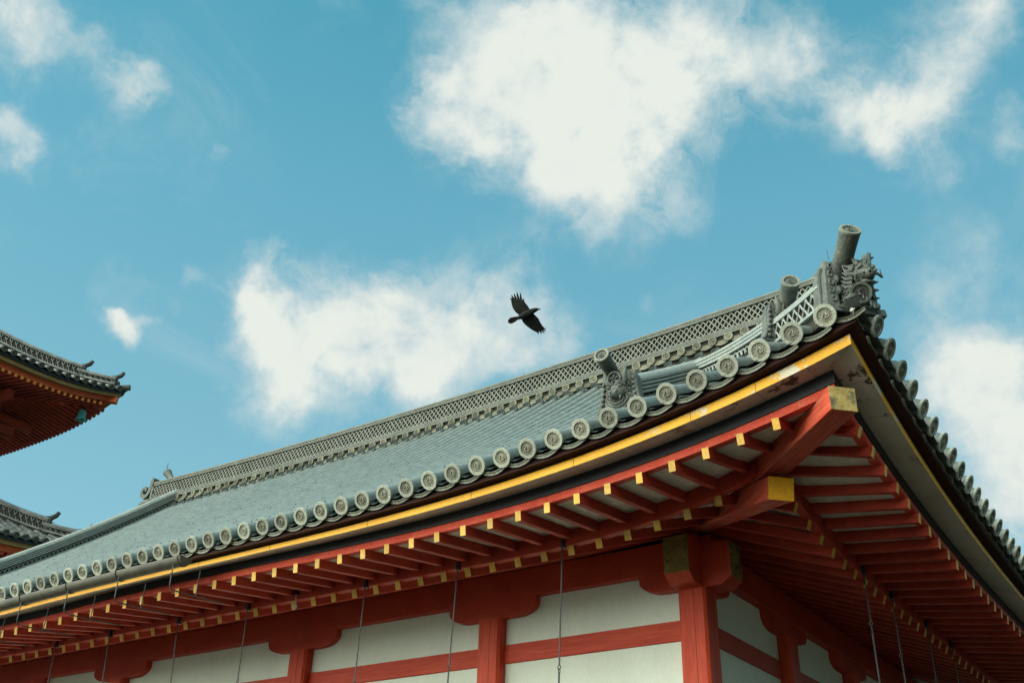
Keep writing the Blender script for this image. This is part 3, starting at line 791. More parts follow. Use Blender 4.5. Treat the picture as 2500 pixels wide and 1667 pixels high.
    for k in range(4):       # mane spines towards the side eave
        z=.24-.075*k; p=L(.16,.40-.012*k,z); m3.tube([p,p+w*.065+u*.01+Z*.012],[.026,.003],6)
    for k in range(46):
        a=random.uniform(0,2*PI); b_=random.uniform(-1.1,.7); n=(r_*math.cos(a)*math.cos(b_)*.085+f*math.sin(b_)*.11+t*math.sin(a)*math.cos(b_)*.085)
        m3.ball(hc+n,random.uniform(.010,.020),6,4)
    for k in range(5):       # claws over the border
        c=L(-.02+.03*k,.42,.02-.03*k); m3.tube([c,c+u*.05-Z*.02,c+u*.06-Z*.06],[.022,.016,.004],6)
    part(m3,'dragon_head','oni',ob,smooth=50)
    # round crested tile on a scrolled bracket below the head
    m4=MB(); c=L(.06-SH,.49,-.022); ax=Vector((.32,-.80,-.48)).normalized(); r=.093
    m4.lathe([(r*.8,-.26),(r*.8,-.03),(r,-.03),(r,0),(r*.74,0),(r*.69,-.014),(.0001,-.014)],c,ax,28,0,[0,0,0,0,1,1])
    x=ax.cross(Z).normalized(); y=x.cross(ax); oo=c-ax*.011
    for k in range(12):
        an=2*PI*k/12; m4.ball(oo+(x*math.cos(an)+y*math.sin(an))*r*.57,r*.06,6,4,1)
    for k in range(3):
        pts=[];rad=[]
        for i in range(9):
            tt=i/8; an=2*PI*k/3+tt*2.7; q=r*(.13+.29*tt); pts.append(oo+(x*math.cos(an)+y*math.sin(an))*q); rad.append(r*(.11*(1-tt)**.8+.02))
        m4.tube(pts,rad,6,1)
    for k in range(8):
        q=c-ax*.07-w*(.06+.012*k)-Z*(.035+.008*k); m4.ball(q,.030-.001*k,7,5,0)
    for k in range(6):
        q=c-ax*.08+w*(.04+.02*k)-Z*(.06+.012*k); m4.ball(q,.030,7,5,0)
    part(m4,'crested_disc',['oni','scale'],ob,smooth=40)
    cyl_tile((2.735,-2.733,.365),(2.892,-2.939,.512),.094,ob)
    m6=MB(); m6.tube([(2.58,-2.57,.20),(2.66,-2.655,.30),(2.75,-2.752,.382)],[.10,.088,.078],14); part(m6,'cylinder_socket','scale',ob,smooth=50)
    m5=MB()
    q=L(.16,.34,.36); m5.tube([q,q+Z*.10+w*.02,q+Z*.16+w*.075],[.035,.040,.004],7); m5.tube([q+Z*.08+w*.02,q+Z*.12+w*.10],[.03,.004],6); part(m5,'horn_spike','oni',ob,smooth=40)
dragon()
# scroll ended tiles closing both ends of the main ridge
def ridge_end(x,sg):
    zr=zRidge(max(min(x,.75),-16.6)); mb=MB()
    # plate closing the ridge, then a scrolled fin seen edge-on
    mb.poly([(-.26,-.05),(.26,-.05),(.24,.50),(.14,.60),(-.14,.60),(-.24,.50)],(x,YM,zr),(0,1,0),(0,0,1),(sg,0,0),0,.07)
    spine=[(.07,.74),(.09,.70),(.09,.64),(.10,.54),(.13,.44),(.17,.35),(.24,.29),(.33,.28),(.41,.33),(.44,.42),(.41,.50),(.34,.52),(.29,.47),(.30,.42)]
    th=[.03,.05,.055,.055,.055,.055,.055,.055,.05,.048,.045,.04,.035,.03]
    A=[];B=[]
    for k,(a,z) in enumerate(spine):
        p0=spine[max(k-1,0)]; p1=spine[min(k+1,len(spine)-1)]; d=Vector((p1[0]-p0[0],p1[1]-p0[1])).normalized(); n=Vector((-d.y,d.x))
        A.append((a+n.x*th[k],z+n.y*th[k])); B.append((a-n.x*th[k],z-n.y*th[k]))
    rings=[]
    for k in range(len(A)):
        P_=lambda q,y: Vector((x+sg*q[0],YM+y,zr+q[1]))
        rings.append([P_(A[k],-.25),P_(A[k],.25),P_(B[k],.25),P_(B[k],-.25)])
    mb.loft(rings,True,True)
    for y in (-.20,.20):
        mb.tube([(x+sg*.02,YM+y,zr+.12),(x+sg*.22,YM+y,zr+.12),(x+sg*.42,YM+y,zr+.08)],[.075,.085,.08],10); mb.ball((x+sg*.50,YM+y,zr-.03),.085,9,6)
    ob=part(mb,'ridge_end_tile','oni',hall,smooth=45)
    a=Vector((x-sg*.40,YM,zr+.62)); b_=Vector((x-sg*.10,YM,zr+.93)); m2=MB()
    m2.tube([a,a.lerp(b_,.4),a.lerp(b_,.7),b_],[.10,.085,.09,.11],14); part(m2,'cylinder_tile','oni',ob,smooth=40)
    m3=MB(); m3.tube([b_+Vector((sg*.03,-.02,.05)),b_+Vector((sg*.02,-.02,.26))],.008,5); m3.tube([(x-sg*.62,YM,zr+.66),(x-sg*.95,YM,zr+.645)],.012,5); part(m3,'lightning_spike','iron',ob)
ridge_end(-16.60,-1); ridge_end(.75,1)

# ------------------------------------------------------------------ rain gutter along the far stretch of the front eave
def zG(x): return zE(x)-.222
mb=MB(); rings=[]; inner=[]
for k in range(41):
    x=-5.22-(13.0)*k/40; z=zG(x)
    rings.append([Vector((x,-2.95+.088*math.cos(a),z+.03+.100*math.sin(a))) for a in [PI+PI*i/9 for i in range(10)]]+[Vector((x,-2.95+.083*math.cos(a),z+.03+.095*math.sin(a))) for a in [2*PI-PI*i/9 for i in range(10)]])
mb.loft(rings,True,True)
for x in (-5.25,-6.4,-7.4,-8.4,-9.4):
    mb.tube([(x,-2.95+.093*math.cos(a),zG(x)+.03+.105*math.sin(a)) for a in [PI+PI*i/9 for i in range(10)]],.007,5)
gut=part(mb,'rain_gutter','copper',hall,smooth=50)
mb=MB(); mb.poly([(.090*math.cos(a),.03+.102*math.sin(a)) for a in [PI+PI*i/9 for i in range(10)]],(-5.21,-2.95,zG(-5.21)),(0,1,0),(0,0,1),(1,0,0),0,.008); part(mb,'gutter_cap','copper',gut)
for x in (-5.35,-6.36,-7.37,-8.38,-9.39):
    z=zG(x); mb=MB()
    mb.tube([(x,-3.0,z-.05),(x,-2.995,z-.29),(x,-2.98,z-.325),(x,-2.94,z-.338),(x,-2.70,z-.335),(x,-2.15,z-.300)],.008,6)
    mb.tube([(x,-2.60,z-.02),(x,-2.60,z-.332)],.008,6); mb.ball((x,-2.60,z-.332),.014,6,4)
    part(mb,'gutter_bracket','iron',gut)

# ------------------------------------------------------------------ hanging rods
def rod(top,bottom,label,joint):
    top=Vector(top); bottom=Vector(bottom); t=thing('hanging_rod',top,label,'iron rod','slender iron rods hanging from the eaves')
    J=top.lerp(bottom,joint)
    a=MB(); a.tube([top,J+(top-J).normalized()*.03],.0085,7); part(a,'upper_rod','iron',t)
    b_=MB(); b_.tube([J-(top-J).normalized()*.03,bottom],.0095,7); part(b_,'lower_rod','iron',t)
    c=MB()
    for s,ax in ((1,Vector((1,0,0))),(-1,Vector((0,1,0)))):
        o=J+Vector((0,0,s*.018)); c.tube([o+ax*(.016*math.cos(q))+Vector((0,0,.022*math.sin(q))) for q in [2*PI*i/10 for i in range(11)]],.0055,5)
    part(c,'ring_joint','iron',t)
    d=MB(); d.box(top+Vector((0,.02,.02)),(.035,.06,.09)); part(d,'clamp','black',t)
ROD=[(-9.79,-9.66,'thin iron rod at the far left edge under the front eaves'),(-8.51,-8.33,'second iron rod from the left edge under the front eaves'),
     (-7.04,-6.85,'iron rod right of the leftmost visible column'),(-5.68,-5.64,'iron rod just left of the third column from the corner'),
     (-3.67,-3.70,'iron rod right of the third column from the corner'),(-2.295,-2.36,'iron rod crossing in front of the second column from the corner'),
     (-.91,-.955,'iron rod in front of the white bay beside the corner column')]
JT={-5.68:.21,-3.67:.255,-2.295:.25,-.91:.29}
JZ={-9.79:.5,-8.51:.5,-7.04:.5}
for x,xb,l in ROD:
    top=Vector((x,-1.5,zB(x)+.05)); bot=Vector((x+(xb-x)*2.6,-1.5,-5.6)); rod(top,bot,l,JT.get(x,.42))
for y,l in ((.9,'iron rod nearest the corner under the side eaves'),(1.91,'second iron rod from the corner under the side eaves'),(3.36,'third iron rod from the corner under the dark side eaves'),(4.57,'farthest iron rod under the dark side eaves')):
    rod((1.5,y,zB(-y,'r')+.05),(1.5,y,-5.6),l,.135 if y<1.5 else .16)
hk=thing('hanging_hook',(-4.82,-1.5,-1.17),'short steel hook with a ring hanging under the front eaves','hook')
mb=MB(); mb.tube([(-4.82,-1.5,-1.13),(-4.82,-1.5,-1.27)],.006,6); mb.tube([(-4.82+.018*math.sin(q),-1.5,-1.295+.028*math.cos(q)) for q in [.3+5.4*i/12 for i in range(13)]],.005,5); part(mb,'hook_shank','steel',hk)
mb=MB(); mb.tube([(-4.815+.026*math.cos(q),-1.5+.01*math.sin(q),-1.345+.028*math.sin(q)) for q in [2*PI*i/14 for i in range(15)]],.0065,6); part(mb,'ring','steel',hk)
mb=MB(); mb.box((-4.82,-1.48,-1.13),(.05,.06,.10)); part(mb,'clamp','black',hk)

# ------------------------------------------------------------------ pagoda
PX,PY=-26.46,1.90
pag=thing('pagoda',(PX,PY,-6.4),'three storey vermilion pagoda with dark upswept tiled roofs at the left edge','pagoda')
def ptier(z0,H,bodyw,zbody0,tag_parts,top):
    up=lambda c:.52*min(abs(c)/H,1.03)**3
    def Q(side,c,q,z):   # q inward from the eave
        d=H-q
        return {'r':Vector((PX+d,PY+c,z)),'b':Vector((PX+c,PY+d,z)),'l':Vector((PX-d,PY+c,z)),'f':Vector((PX+c,PY-d,z))}[side]
    def SS(c,q): return z0+.44*q+.035*q*q+up(c)*(1-.7*min(q/4.5,1))
    rf=MB(); dm=MB()
    step=.293; n=int(H/step)
    depth=H if top else H-bodyw+.3
    for side in 'rbfl':
        for k in range(-n,n+1):
            c=(k+.15)*step
            if abs(c)>H-.1: continue
            se=min(H-abs(c),depth); rings=[]
            m=max(int(se/.33),2) if side in 'r' else 5
            for j in range(m):
                for q,r in ((se*j/m,.085),(se*(j+1)/m,.070)):
                    z=SS(c,q)
                    rings.append([Q(side,c+r*math.cos(a),q,z+r*math.sin(a)) for a in [PI*i/5 for i in range(6)]])
            rf.loft(rings,False,False)
            nrm=Q(side,0,-1,0)-Q(side,0,0,0)
            dm.lathe([(.09,-.10),(.095,0),(.085,.012),(.06,.012),(.055,0),(.0001,0)],Q(side,c,-.02,SS(c,0)),(nrm-Vector((0,0,.35))).normalized(),12)
        # pan sheet
        rings=[]
        for j in range(13):
            q=depth*j/12; rings.append([Q(side,(H-q)*(-1+2*i/40),q,SS((H-q)*(-1+2*i/40),q)-.03) for i in range(41)])
        rf.loft(rings,False,False)
    r=part(rf,'tile_roof','pag_tile',pag,smooth=50,fix=False); part(dm,'eave_disc_tiles','pag_disc',r,smooth=40,kind='stuff')
    # boards
    def ring4(mb,prof_):
        for side in 'rbfl':
            rings=[]
            for k in range(41):
                rings.append([Q(side,(H-q)*(-1+2*k/40),q,z0+zz+up((H)*(-1+2*k/40))*f) for q,zz,f in prof_])
            mb.loft(rings,True,True)
    b1=MB(); ring4(b1,[(.06,-.06,1),(.06,-.15,1),(.4,-.13,1),(.4,-.04,1)]); part(b1,'tile_board','black',pag)
    b1=MB(); ring4(b1,[(.12,-.15,1),(.12,-.27,1),(.5,-.24,.95),(.5,-.13,.95)]); part(b1,'eave_board','pag_board',pag)
    b1=MB(); ring4(b1,[(.30,-.25,.98),(.30,-.42,.95),(.5,-.42,.92),(.5,-.22,.92)]); part(b1,'eave_beam','pag_red',pag)
    # soffit
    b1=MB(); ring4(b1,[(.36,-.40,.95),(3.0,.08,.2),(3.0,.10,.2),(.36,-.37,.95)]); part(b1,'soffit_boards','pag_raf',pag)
    # rafters
    rest=MB()
    m=int((H-.45)/.2)
    for side in 'rbfl':
        for k in range(-m,m+1):
            c=k*.2; u_=up(c)*.95
            q1=2.95 if abs(c)<H-2.95 else H-abs(c)-.02
            if q1<.45: continue
            a=Q(side,c,.27,z0-.475+u_); e=Q(side,c,q1,z0-.475+u_*(.35+.65*(1-(q1-.27)/2.1))+(q1-.27)*.19)
            if side in 'rb' and tag_parts and c>-1.2:
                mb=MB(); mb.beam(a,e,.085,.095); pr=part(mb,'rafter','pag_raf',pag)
                d=(a-e).normalized(); mb=MB(); mb.beam(a+d*.001,a+d*.006,.085,.095); part(mb,'painted_end','dirtgold',pr)
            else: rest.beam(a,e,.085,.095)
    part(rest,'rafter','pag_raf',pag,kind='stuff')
    # hip ridges with two stepped ends, hip rafters
    for sx,sy in ((1,1),(1,-1),(-1,1),(-1,-1)):
        u=Vector((sx,sy,0)); l=Vector((-sy,sx,0)).normalized()
        def hp(q,dz=0): return Vector((PX,PY,SS(H-q,q)+dz))+u*(H-q)
        mb=MB()
        for q0,q1,hh in ((.30,1.15,.26),(1.05,depth-.1,.40)):
            pth=[hp(q0+(q1-q0)*k/10) for k in range(11)]
            stack(mb,pth,l,[(-.1,.05,.16,1),(.03,.08,.20,0),(.08,hh-.06,.12,1),(hh-.06,hh-.03,.19,0),(hh-.01,hh+.02,.18,0)])
            cap_round(mb,pth,l,hh+.015,.10)
            for k in range(int((q1-q0)/.12)):
                p=hp(q0+.06+.12*k)
                for s2 in (-1,1):
                    qv=p+l*(s2*.15); mb.tube([qv+Vector((0,0,.08))+u*.04,qv+Vector((0,0,hh*.5)),qv+Vector((0,0,hh-.06))+u*.04],.014,4); mb.tube([qv+Vector((0,0,.08))-u*.04,qv+Vector((0,0,hh*.5)),qv+Vector((0,0,hh-.06))-u*.04],.014,4)
        hr=part(mb,'hip_ridge',['pag_tile','tile_dark'],pag,smooth=40)
        for q0,hh in ((.33,.30),(1.05,.44)):
            p=hp(q0); mb=MB(); uu=u.normalized()
            mb.poly([(-.20,-.02),(.20,-.02),(.15,hh*.6),(.12,hh),(-.12,hh),(-.15,hh*.6)],p,l,(0,0,1),uu,-.06,.06)
            mb.ball(p+uu*.08+Vector((0,0,hh*.45)),.10,8,6); mb.tube([p+uu*.05+l*.06+Vector((0,0,hh*.6)),p+uu*.12+l*.1+Vector((0,0,hh*.95))],[.03,.006],6); mb.tube([p+uu*.05-l*.06+Vector((0,0,hh*.6)),p+uu*.12-l*.1+Vector((0,0,hh*.95))],[.03,.006],6)
            mb.ball(p+uu*.10+Vector((0,0,hh*.1)),.09,8,6)
            mb.tube([p-uu*.25+Vector((0,0,hh)),p+uu*.02+Vector((0,0,hh+.05)),p+uu*.16+Vector((0,0,hh+.14)),p+uu*.22+Vector((0,0,hh+.25))],[.07,.075,.07,.055],9)
            part(mb,'ogre_end_tile','pag_disc',hr,smooth=45)
        mb=MB(); mb.tube([hp(.2,.02),hp(-.03,.07)],[.08,.095],10); part(mb,'corner_tile','pag_disc',hr,smooth=40)
        z1=z0+up(H); mb=MB(); mb.beam(Vector((PX,PY,z1-.42))+u*(H-.18),Vector((PX,PY,z1-.30))+u*(H-2.4),.20,.20); h1=part(mb,'hip_rafter','pag_red',pag)
        mb=MB(); mb.beam(Vector((PX,PY,z1-.62))+u*(H-1.25),Vector((PX,PY,z1-.35))+u*(H-2.6),.22,.22); part(mb,'hip_rafter','pag_red',pag)
    # bracket beams and body
    for side in 'rbfl':
        for c in (-bodyw,-bodyw*.33,bodyw*.33,bodyw):
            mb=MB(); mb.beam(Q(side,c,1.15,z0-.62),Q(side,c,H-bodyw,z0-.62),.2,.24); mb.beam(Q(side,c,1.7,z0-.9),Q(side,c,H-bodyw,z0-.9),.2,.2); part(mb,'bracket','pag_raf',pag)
    mb=MB(); mb.box((PX,PY,(z0-.3+zbody0)/2),(2*bodyw,2*bodyw,z0-.3-zbody0)); part(mb,'wall','plaster',pag)
    for side in 'rbfl':
        for c in (-bodyw,-bodyw*.33,bodyw*.33,bodyw):
            if side in 'fl' and abs(c)==bodyw: continue
            mb=MB(); mb.beam(Q(side,c,H-bodyw,zbody0),Q(side,c,H-bodyw,z0-.5),.28,.28,up=(0,1,0)); part(mb,'column','pag_red',pag)
        for zz in (z0-1.2,zbody0+.4):
            mb=MB(); mb.beam(Q(side,-bodyw,H-bodyw-.02,zz),Q(side,bodyw,H-bodyw-.02,zz),.2,.2); part(mb,'tie_beam','pag_red',pag)
ptier(9.30,4.46,1.45,6.0,True,True)
ptier(4.24,4.58,1.55,1.2,False,False)
ptier(-.55,5.2,2.0,-5.9,False,False)
mb=MB(); mb.lathe([(.7,12.0),(.7,12.5),(.3,12.7),(.12,13),(.1,16.5),(.0001,17)],(PX,PY,0),(0,0,1),16)
for k in range(9): mb.lathe([(.12,13.3+.3*k),(.45-.02*k,13.3+.3*k),(.45-.02*k,13.36+.3*k),(.12,13.36+.3*k)],(PX,PY,0),(0,0,1),18)
part(mb,'finial','copper',pag,smooth=40)
mb=MB(); mb.box((PX,PY,-6.15),(7.5,7.5,.6)); part(mb,'stone_base','stone',pag)
# bronze wind bell below the pagoda's corner
bl=thing('wind_bell',(-22.86,5.54,9.05),'green bronze wind bell hanging under the corner of the upper pagoda roof','bell')
mb=MB(); mb.lathe([(.0001,.0),(.06,-.005),(.105,-.03),(.115,-.10),(.12,-.24),(.135,-.30),(.16,-.34),(.15,-.345),(.12,-.30),(.0001,-.2)],(-22.86,5.54,8.98),(0,0,1),18)
for k in range(4):
    a=PI/4+k*PI/2; mb.ball((-22.86+.145*math.cos(a),5.54+.145*math.sin(a),8.98-.345),.035,6,4)
part(mb,'bell_body','verdigris',bl,smooth=40)
mb=MB(); mb.tube([(-22.86,5.54,9.22),(-22.86,5.54,8.98)],.018,6); part(mb,'hanger','iron',bl)
mb=MB(); mb.tube([(-22.86,5.54,8.75),(-22.86,5.54,8.56)],.012,5); mb.ball((-22.86,5.54,8.6),.04,7,5); part(mb,'clapper','verdigris',bl,smooth=40)

# ------------------------------------------------------------------ crow, gliding with spread wings
def crow():
    c0=Vector((-6.918,6.444,7.8)); k=24*.10204/2513.14
    ex=Vector((.82419,.56568,.02673)); ey=Vector((.26417,-.42578,.86541)); ez=ex.cross(ey)   # ez towards the viewer below
    bk=thing('crow',c0,'black crow gliding with spread wings above the temple roof','bird')
    def Pq(x,y,d=0): return c0+ex*((x-820)*k)+ey*((785-y)*k)+ez*d
    mb=MB()
    # body loft from bill tip to tail
    st=[(1188,720,4),(1165,718,13),(1125,716,22),(1090,722,40),(1050,735,52),(1000,755,62),(940,790,84),(880,820,96),(810,850,92),(740,885,74),(690,905,56),(640,930,40)]
    rings=[]
    for i,(x,y,r) in enumerate(st):
        a=st[max(i-1,0)]; b_=st[min(i+1,len(st)-1)]; tx,ty=b_[0]-a[0],b_[1]-a[1]; q=math.hypot(tx,ty); nx,ny=-ty/q,tx/q
        rings.append([Pq(x+nx*r*math.cos(t),y+ny*r*math.cos(t),r*k*math.sin(t)*.9) for t in [2*PI*j/14 for j in range(14)]])
    mb.loft(rings,True,True)
    # tail fan of overlapping feathers
    for j,(x,y) in enumerate([(395,1010),(400,1035),(425,1052),(455,1054),(480,1045),(400,985),(430,950)]):
        d=Vector((x-690,y-900)); n=Vector((-d.y,d.x)).normalized()
        pts=[(690+n.x*22,900+n.y*22),(690+d.x*.6+n.x*30,900+d.y*.6+n.y*30),(690+d.x*.93+n.x*24,900+d.y*.93+n.y*24),(x,y),(690+d.x*.93-n.x*24,900+d.y*.93-n.y*24),(690+d.x*.6-n.x*30,900+d.y*.6-n.y*30),(690-n.x*22,900-n.y*22)]
        mb.poly(pts,c0,ex*k,ey*k,ez,-.006+.002*j,-.001+.002*j) if False else mb.add([Pq(a,b_,.002*j) for a,b_ in pts]+[Pq(a,b_,.002*j-.006) for a,b_ in pts],[tuple(range(7)),tuple(range(7,14))[::-1]]+[(i,(i+1)%7,7+(i+1)%7,7+i) for i in range(7)])
    def dihedral(x,y):   # wings raised away from the body line
        return -abs((x-820)*.57+(y-785)*.82)*k*.16
    def wing(lead,trail):
        # strips between leading and trailing edge, rounded section
        n=len(lead)
        for sgn in (0,):
            rings=[]
            for (a,b_) in zip(lead,trail):
                ring=[]
                for j in range(7):
                    t=j/6; x=a[0]+(b_[0]-a[0])*t; y=a[1]+(b_[1]-a[1])*t; th=.022*math.sqrt(max(1-t,0))*(.35+t*(1-t)*2.2)
                    ring.append(Pq(x,y,dihedral(x,y)+th+.003))
                for j in range(6,-1,-1):
                    t=j/6; x=a[0]+(b_[0]-a[0])*t; y=a[1]+(b_[1]-a[1])*t; th=.012*math.sqrt(max(1-t,0))
                    ring.append(Pq(x,y,dihedral(x,y)-th-.003))
                rings.append(ring)
            mb.loft(rings,True,True)
    def feather(base,tip,wd,bend=0.0):
        bx,by=base; tx,ty=tip; d=Vector((tx-bx,ty-by)); n=Vector((-d.y,d.x)).normalized()
        prof_=[(0,1.0),(.3,1.05),(.6,.9),(.85,.5),(1,.06)]
        l=[];r_=[]
        for t,q in prof_:
            o=n*(bend*4*t*(1-t)); x,y=bx+d.x*t+o.x,by+d.y*t+o.y
            l.append((x+n.x*wd*q,y+n.y*wd*q)); r_.append((x-n.x*wd*q,y-n.y*wd*q))
        pts=l+r_[::-1]; m=len(pts)
        mb.add([Pq(a,b_,dihedral(a,b_)+.003) for a,b_ in pts]+[Pq(a,b_,dihedral(a,b_)-.003) for a,b_ in pts],[tuple(range(m)),tuple(range(m,2*m))[::-1]]+[(i,(i+1)%m,m+(i+1)%m,m+i) for i in range(m)])
    wing([(950,800),(915,705),(870,630),(815,560),(775,500),(745,480),(690,478),(600,478),(520,488)],[(680,870),(640,832),(590,790),(545,735),(510,670),(492,610),(482,560),(478,520),(474,492)])
    for base,tip,wd,bd in [((768,540),(776,452),17,0),((725,520),(702,316),24,-8),((680,520),(613,296),26,-10),((630,525),(546,333),26,-10),((590,525),(479,370),26,-8),((560,520),(444,437),24,-5)]: feather(base,tip,wd,bd)
    for i in range(7):   # secondaries
        t=i/6; feather((600+40*t,560+130*t),(474+110*t,500+290*t-40*math.sin(PI*t)*0),24)
    wing([(930,760),(1015,822),(1075,880),(1130,935),(1175,1030),(1215,1090),(1250,1140),(1240,1190)],[(700,890),(722,935),(750,1010),(800,1072),(880,1140),(960,1198),(1040,1245),(1100,1268)])
    for base,tip,wd,bd in [((1200,1110),(1322,1212),14,3),((1190,1130),(1313,1252),18,4),((1170,1150),(1280,1290),22,4),((1140,1160),(1215,1310),24,3),((1105,1180),(1133,1311),26,0)]: feather(base,tip,wd,bd)
    for i in range(6):
        t=i/5; feather((860+180*t,1000+150*t),(770+320*t,1045+225*t),24)
    o=part(mb,'crow_body','crow',bk,smooth=50)
crow()

# ------------------------------------------------------------------ camera
cam=bpy.data.cameras.new('camera'); cam.sensor_width=36; cam.sensor_fit='HORIZONTAL'; cam.lens=36*2513.14/2500; cam.clip_end=5000; cam.clip_start=.1
co=bpy.data.objects.new('camera',cam); C.objects.link(co)
R=((.82419006,.56568211,.02672993),(-.26416777,.42578094,-.8654051),(-.50092527,.7061971,.5003594))
mw=Matrix.Identity(4)
for i in range(3):
    mw[i][0]=R[0][i]; mw[i][1]=-R[1][i]; mw[i][2]=-R[2][i]
mw[0][3],mw[1][3],mw[2][3]=4.66421,-10.39206,-4.80837
co.matrix_world=mw
bpy.context.scene.camera=co

# ------------------------------------------------------------------ light
SUN_EL=math.radians(46); SUN_AZ=math.atan2(-.42,-.9)     # azimuth measured from +Y towards +X: sun stands front-left
sdir=Vector((math.sin(SUN_AZ)*math.cos(SUN_EL),math.cos(SUN_AZ)*math.cos(SUN_EL),math.sin(SUN_EL)))
sl=bpy.data.lights.new('sun','SUN'); sl.energy=1.0; sl.angle=math.radians(12); sl.color=(1,.95,.86)
so=bpy.data.objects.new('sun',sl); C.objects.link(so); so.rotation_euler=(-sdir).to_track_quat('-Z','Y').to_euler(); so.location=(0,0,40)

world=bpy.data.worlds.new('World'); bpy.context.scene.world=world; world.use_nodes=True
nt=world.node_tree; N=nt.nodes; Lk=nt.links; bg=N['Background']
SKY=.13
sky=N.new('ShaderNodeTexSky'); sky.sky_type='NISHITA'; sky.sun_disc=False; sky.sun_elevation=SUN_EL; sky.sun_rotation=SUN_AZ
sky.air_density=1.0; sky.dust_density=1.2; sky.ozone_density=1.0
tc=N.new('ShaderNodeTexCoord'); D=tc.outputs['Generated']
def vm(op,a,b_=None,scale=None):
    n=N.new('ShaderNodeVectorMath'); n.operation=op
    if hasattr(a,'default_value') or hasattr(a,'links'): Lk.new(a,n.inputs[0])
    else: n.inputs[0].default_value=a
    if b_ is not None:
        if hasattr(b_,'links'): Lk.new(b_,n.inputs[1])
        else: n.inputs[1].default_value=b_
    if scale is not None: n.inputs['Scale'].default_value=scale
    return n
def mm(op,a,b_=None):
    n=N.new('ShaderNodeMath'); n.operation=op
    for i,v in enumerate((a,b_)):
        if v is None: continue
        if hasattr(v,'links'): Lk.new(v,n.inputs[i])
        else: n.inputs[i].default_value=v
    return n.outputs[0]
def noise(vec,scale,detail,rough,dist=0.0):
    n=N.new('ShaderNodeTexNoise'); n.inputs['Scale'].default_value=scale; n.inputs['Detail'].default_value=detail; n.inputs['Roughness'].default_value=rough; n.inputs['Distortion'].default_value=dist
    Lk.new(vec,n.inputs['Vector']); return n
def smooth(v,a,b_,lo=0.0,hi=1.0):
    n=N.new('ShaderNodeMapRange'); n.interpolation_type='SMOOTHSTEP'
    n.inputs['From Min'].default_value=a; n.inputs['From Max'].default_value=b_; n.inputs['To Min'].default_value=lo; n.inputs['To Max'].default_value=hi
    Lk.new(v,n.inputs['Value']); return n.outputs['Result']
sp=N.new('ShaderNodeSeparateXYZ'); Lk.new(D,sp.inputs[0])
hz=smooth(sp.outputs['Z'],.28,.86)
tm=N.new('ShaderNodeMix'); tm.data_type='VECTOR'; tm.inputs['A'].default_value=(.94,1.27,.96); tm.inputs['B'].default_value=(.36,1.20,.95); Lk.new(hz,tm.inputs['Factor'])
tint=N.new('ShaderNodeVectorMath'); tint.operation='MULTIPLY'; Lk.new(sky.outputs[0],tint.inputs[0]); Lk.new(tm.outputs['Result'],tint.inputs[1])
# thin even haze over the clear blue: pale near the horizon, deeper overhead
rp=N.new('ShaderNodeValToRGB'); rp.color_ramp.elements[0].position=.15; rp.color_ramp.elements[0].color=(.28,.55,.66,1); rp.color_ramp.elements[1].position=.85; rp.color_ramp.elements[1].color=(.045,.325,.445,1)
e=rp.color_ramp.elements.new(.34); e.color=(.225,.51,.635,1)
e=rp.color_ramp.elements.new(.60); e.color=(.150,.450,.595,1)
Lk.new(sp.outputs['Z'],rp.inputs['Fac'])
hz2=vm('SCALE',rp.outputs['Color'],scale=1/(1.414*SKY))
hm=N.new('ShaderNodeMix'); hm.data_type='VECTOR'; hm.inputs['Factor'].default_value=.7; Lk.new(tint.outputs[0],hm.inputs['A']); Lk.new(hz2.outputs[0],hm.inputs['B'])
wn=noise(D,9,5,.6); off=vm('SUBTRACT',wn.outputs['Color'],(.5,.5,.5)); off=vm('SCALE',off.outputs[0],scale=.11)
DW=vm('ADD',D,off.outputs[0]).outputs[0]
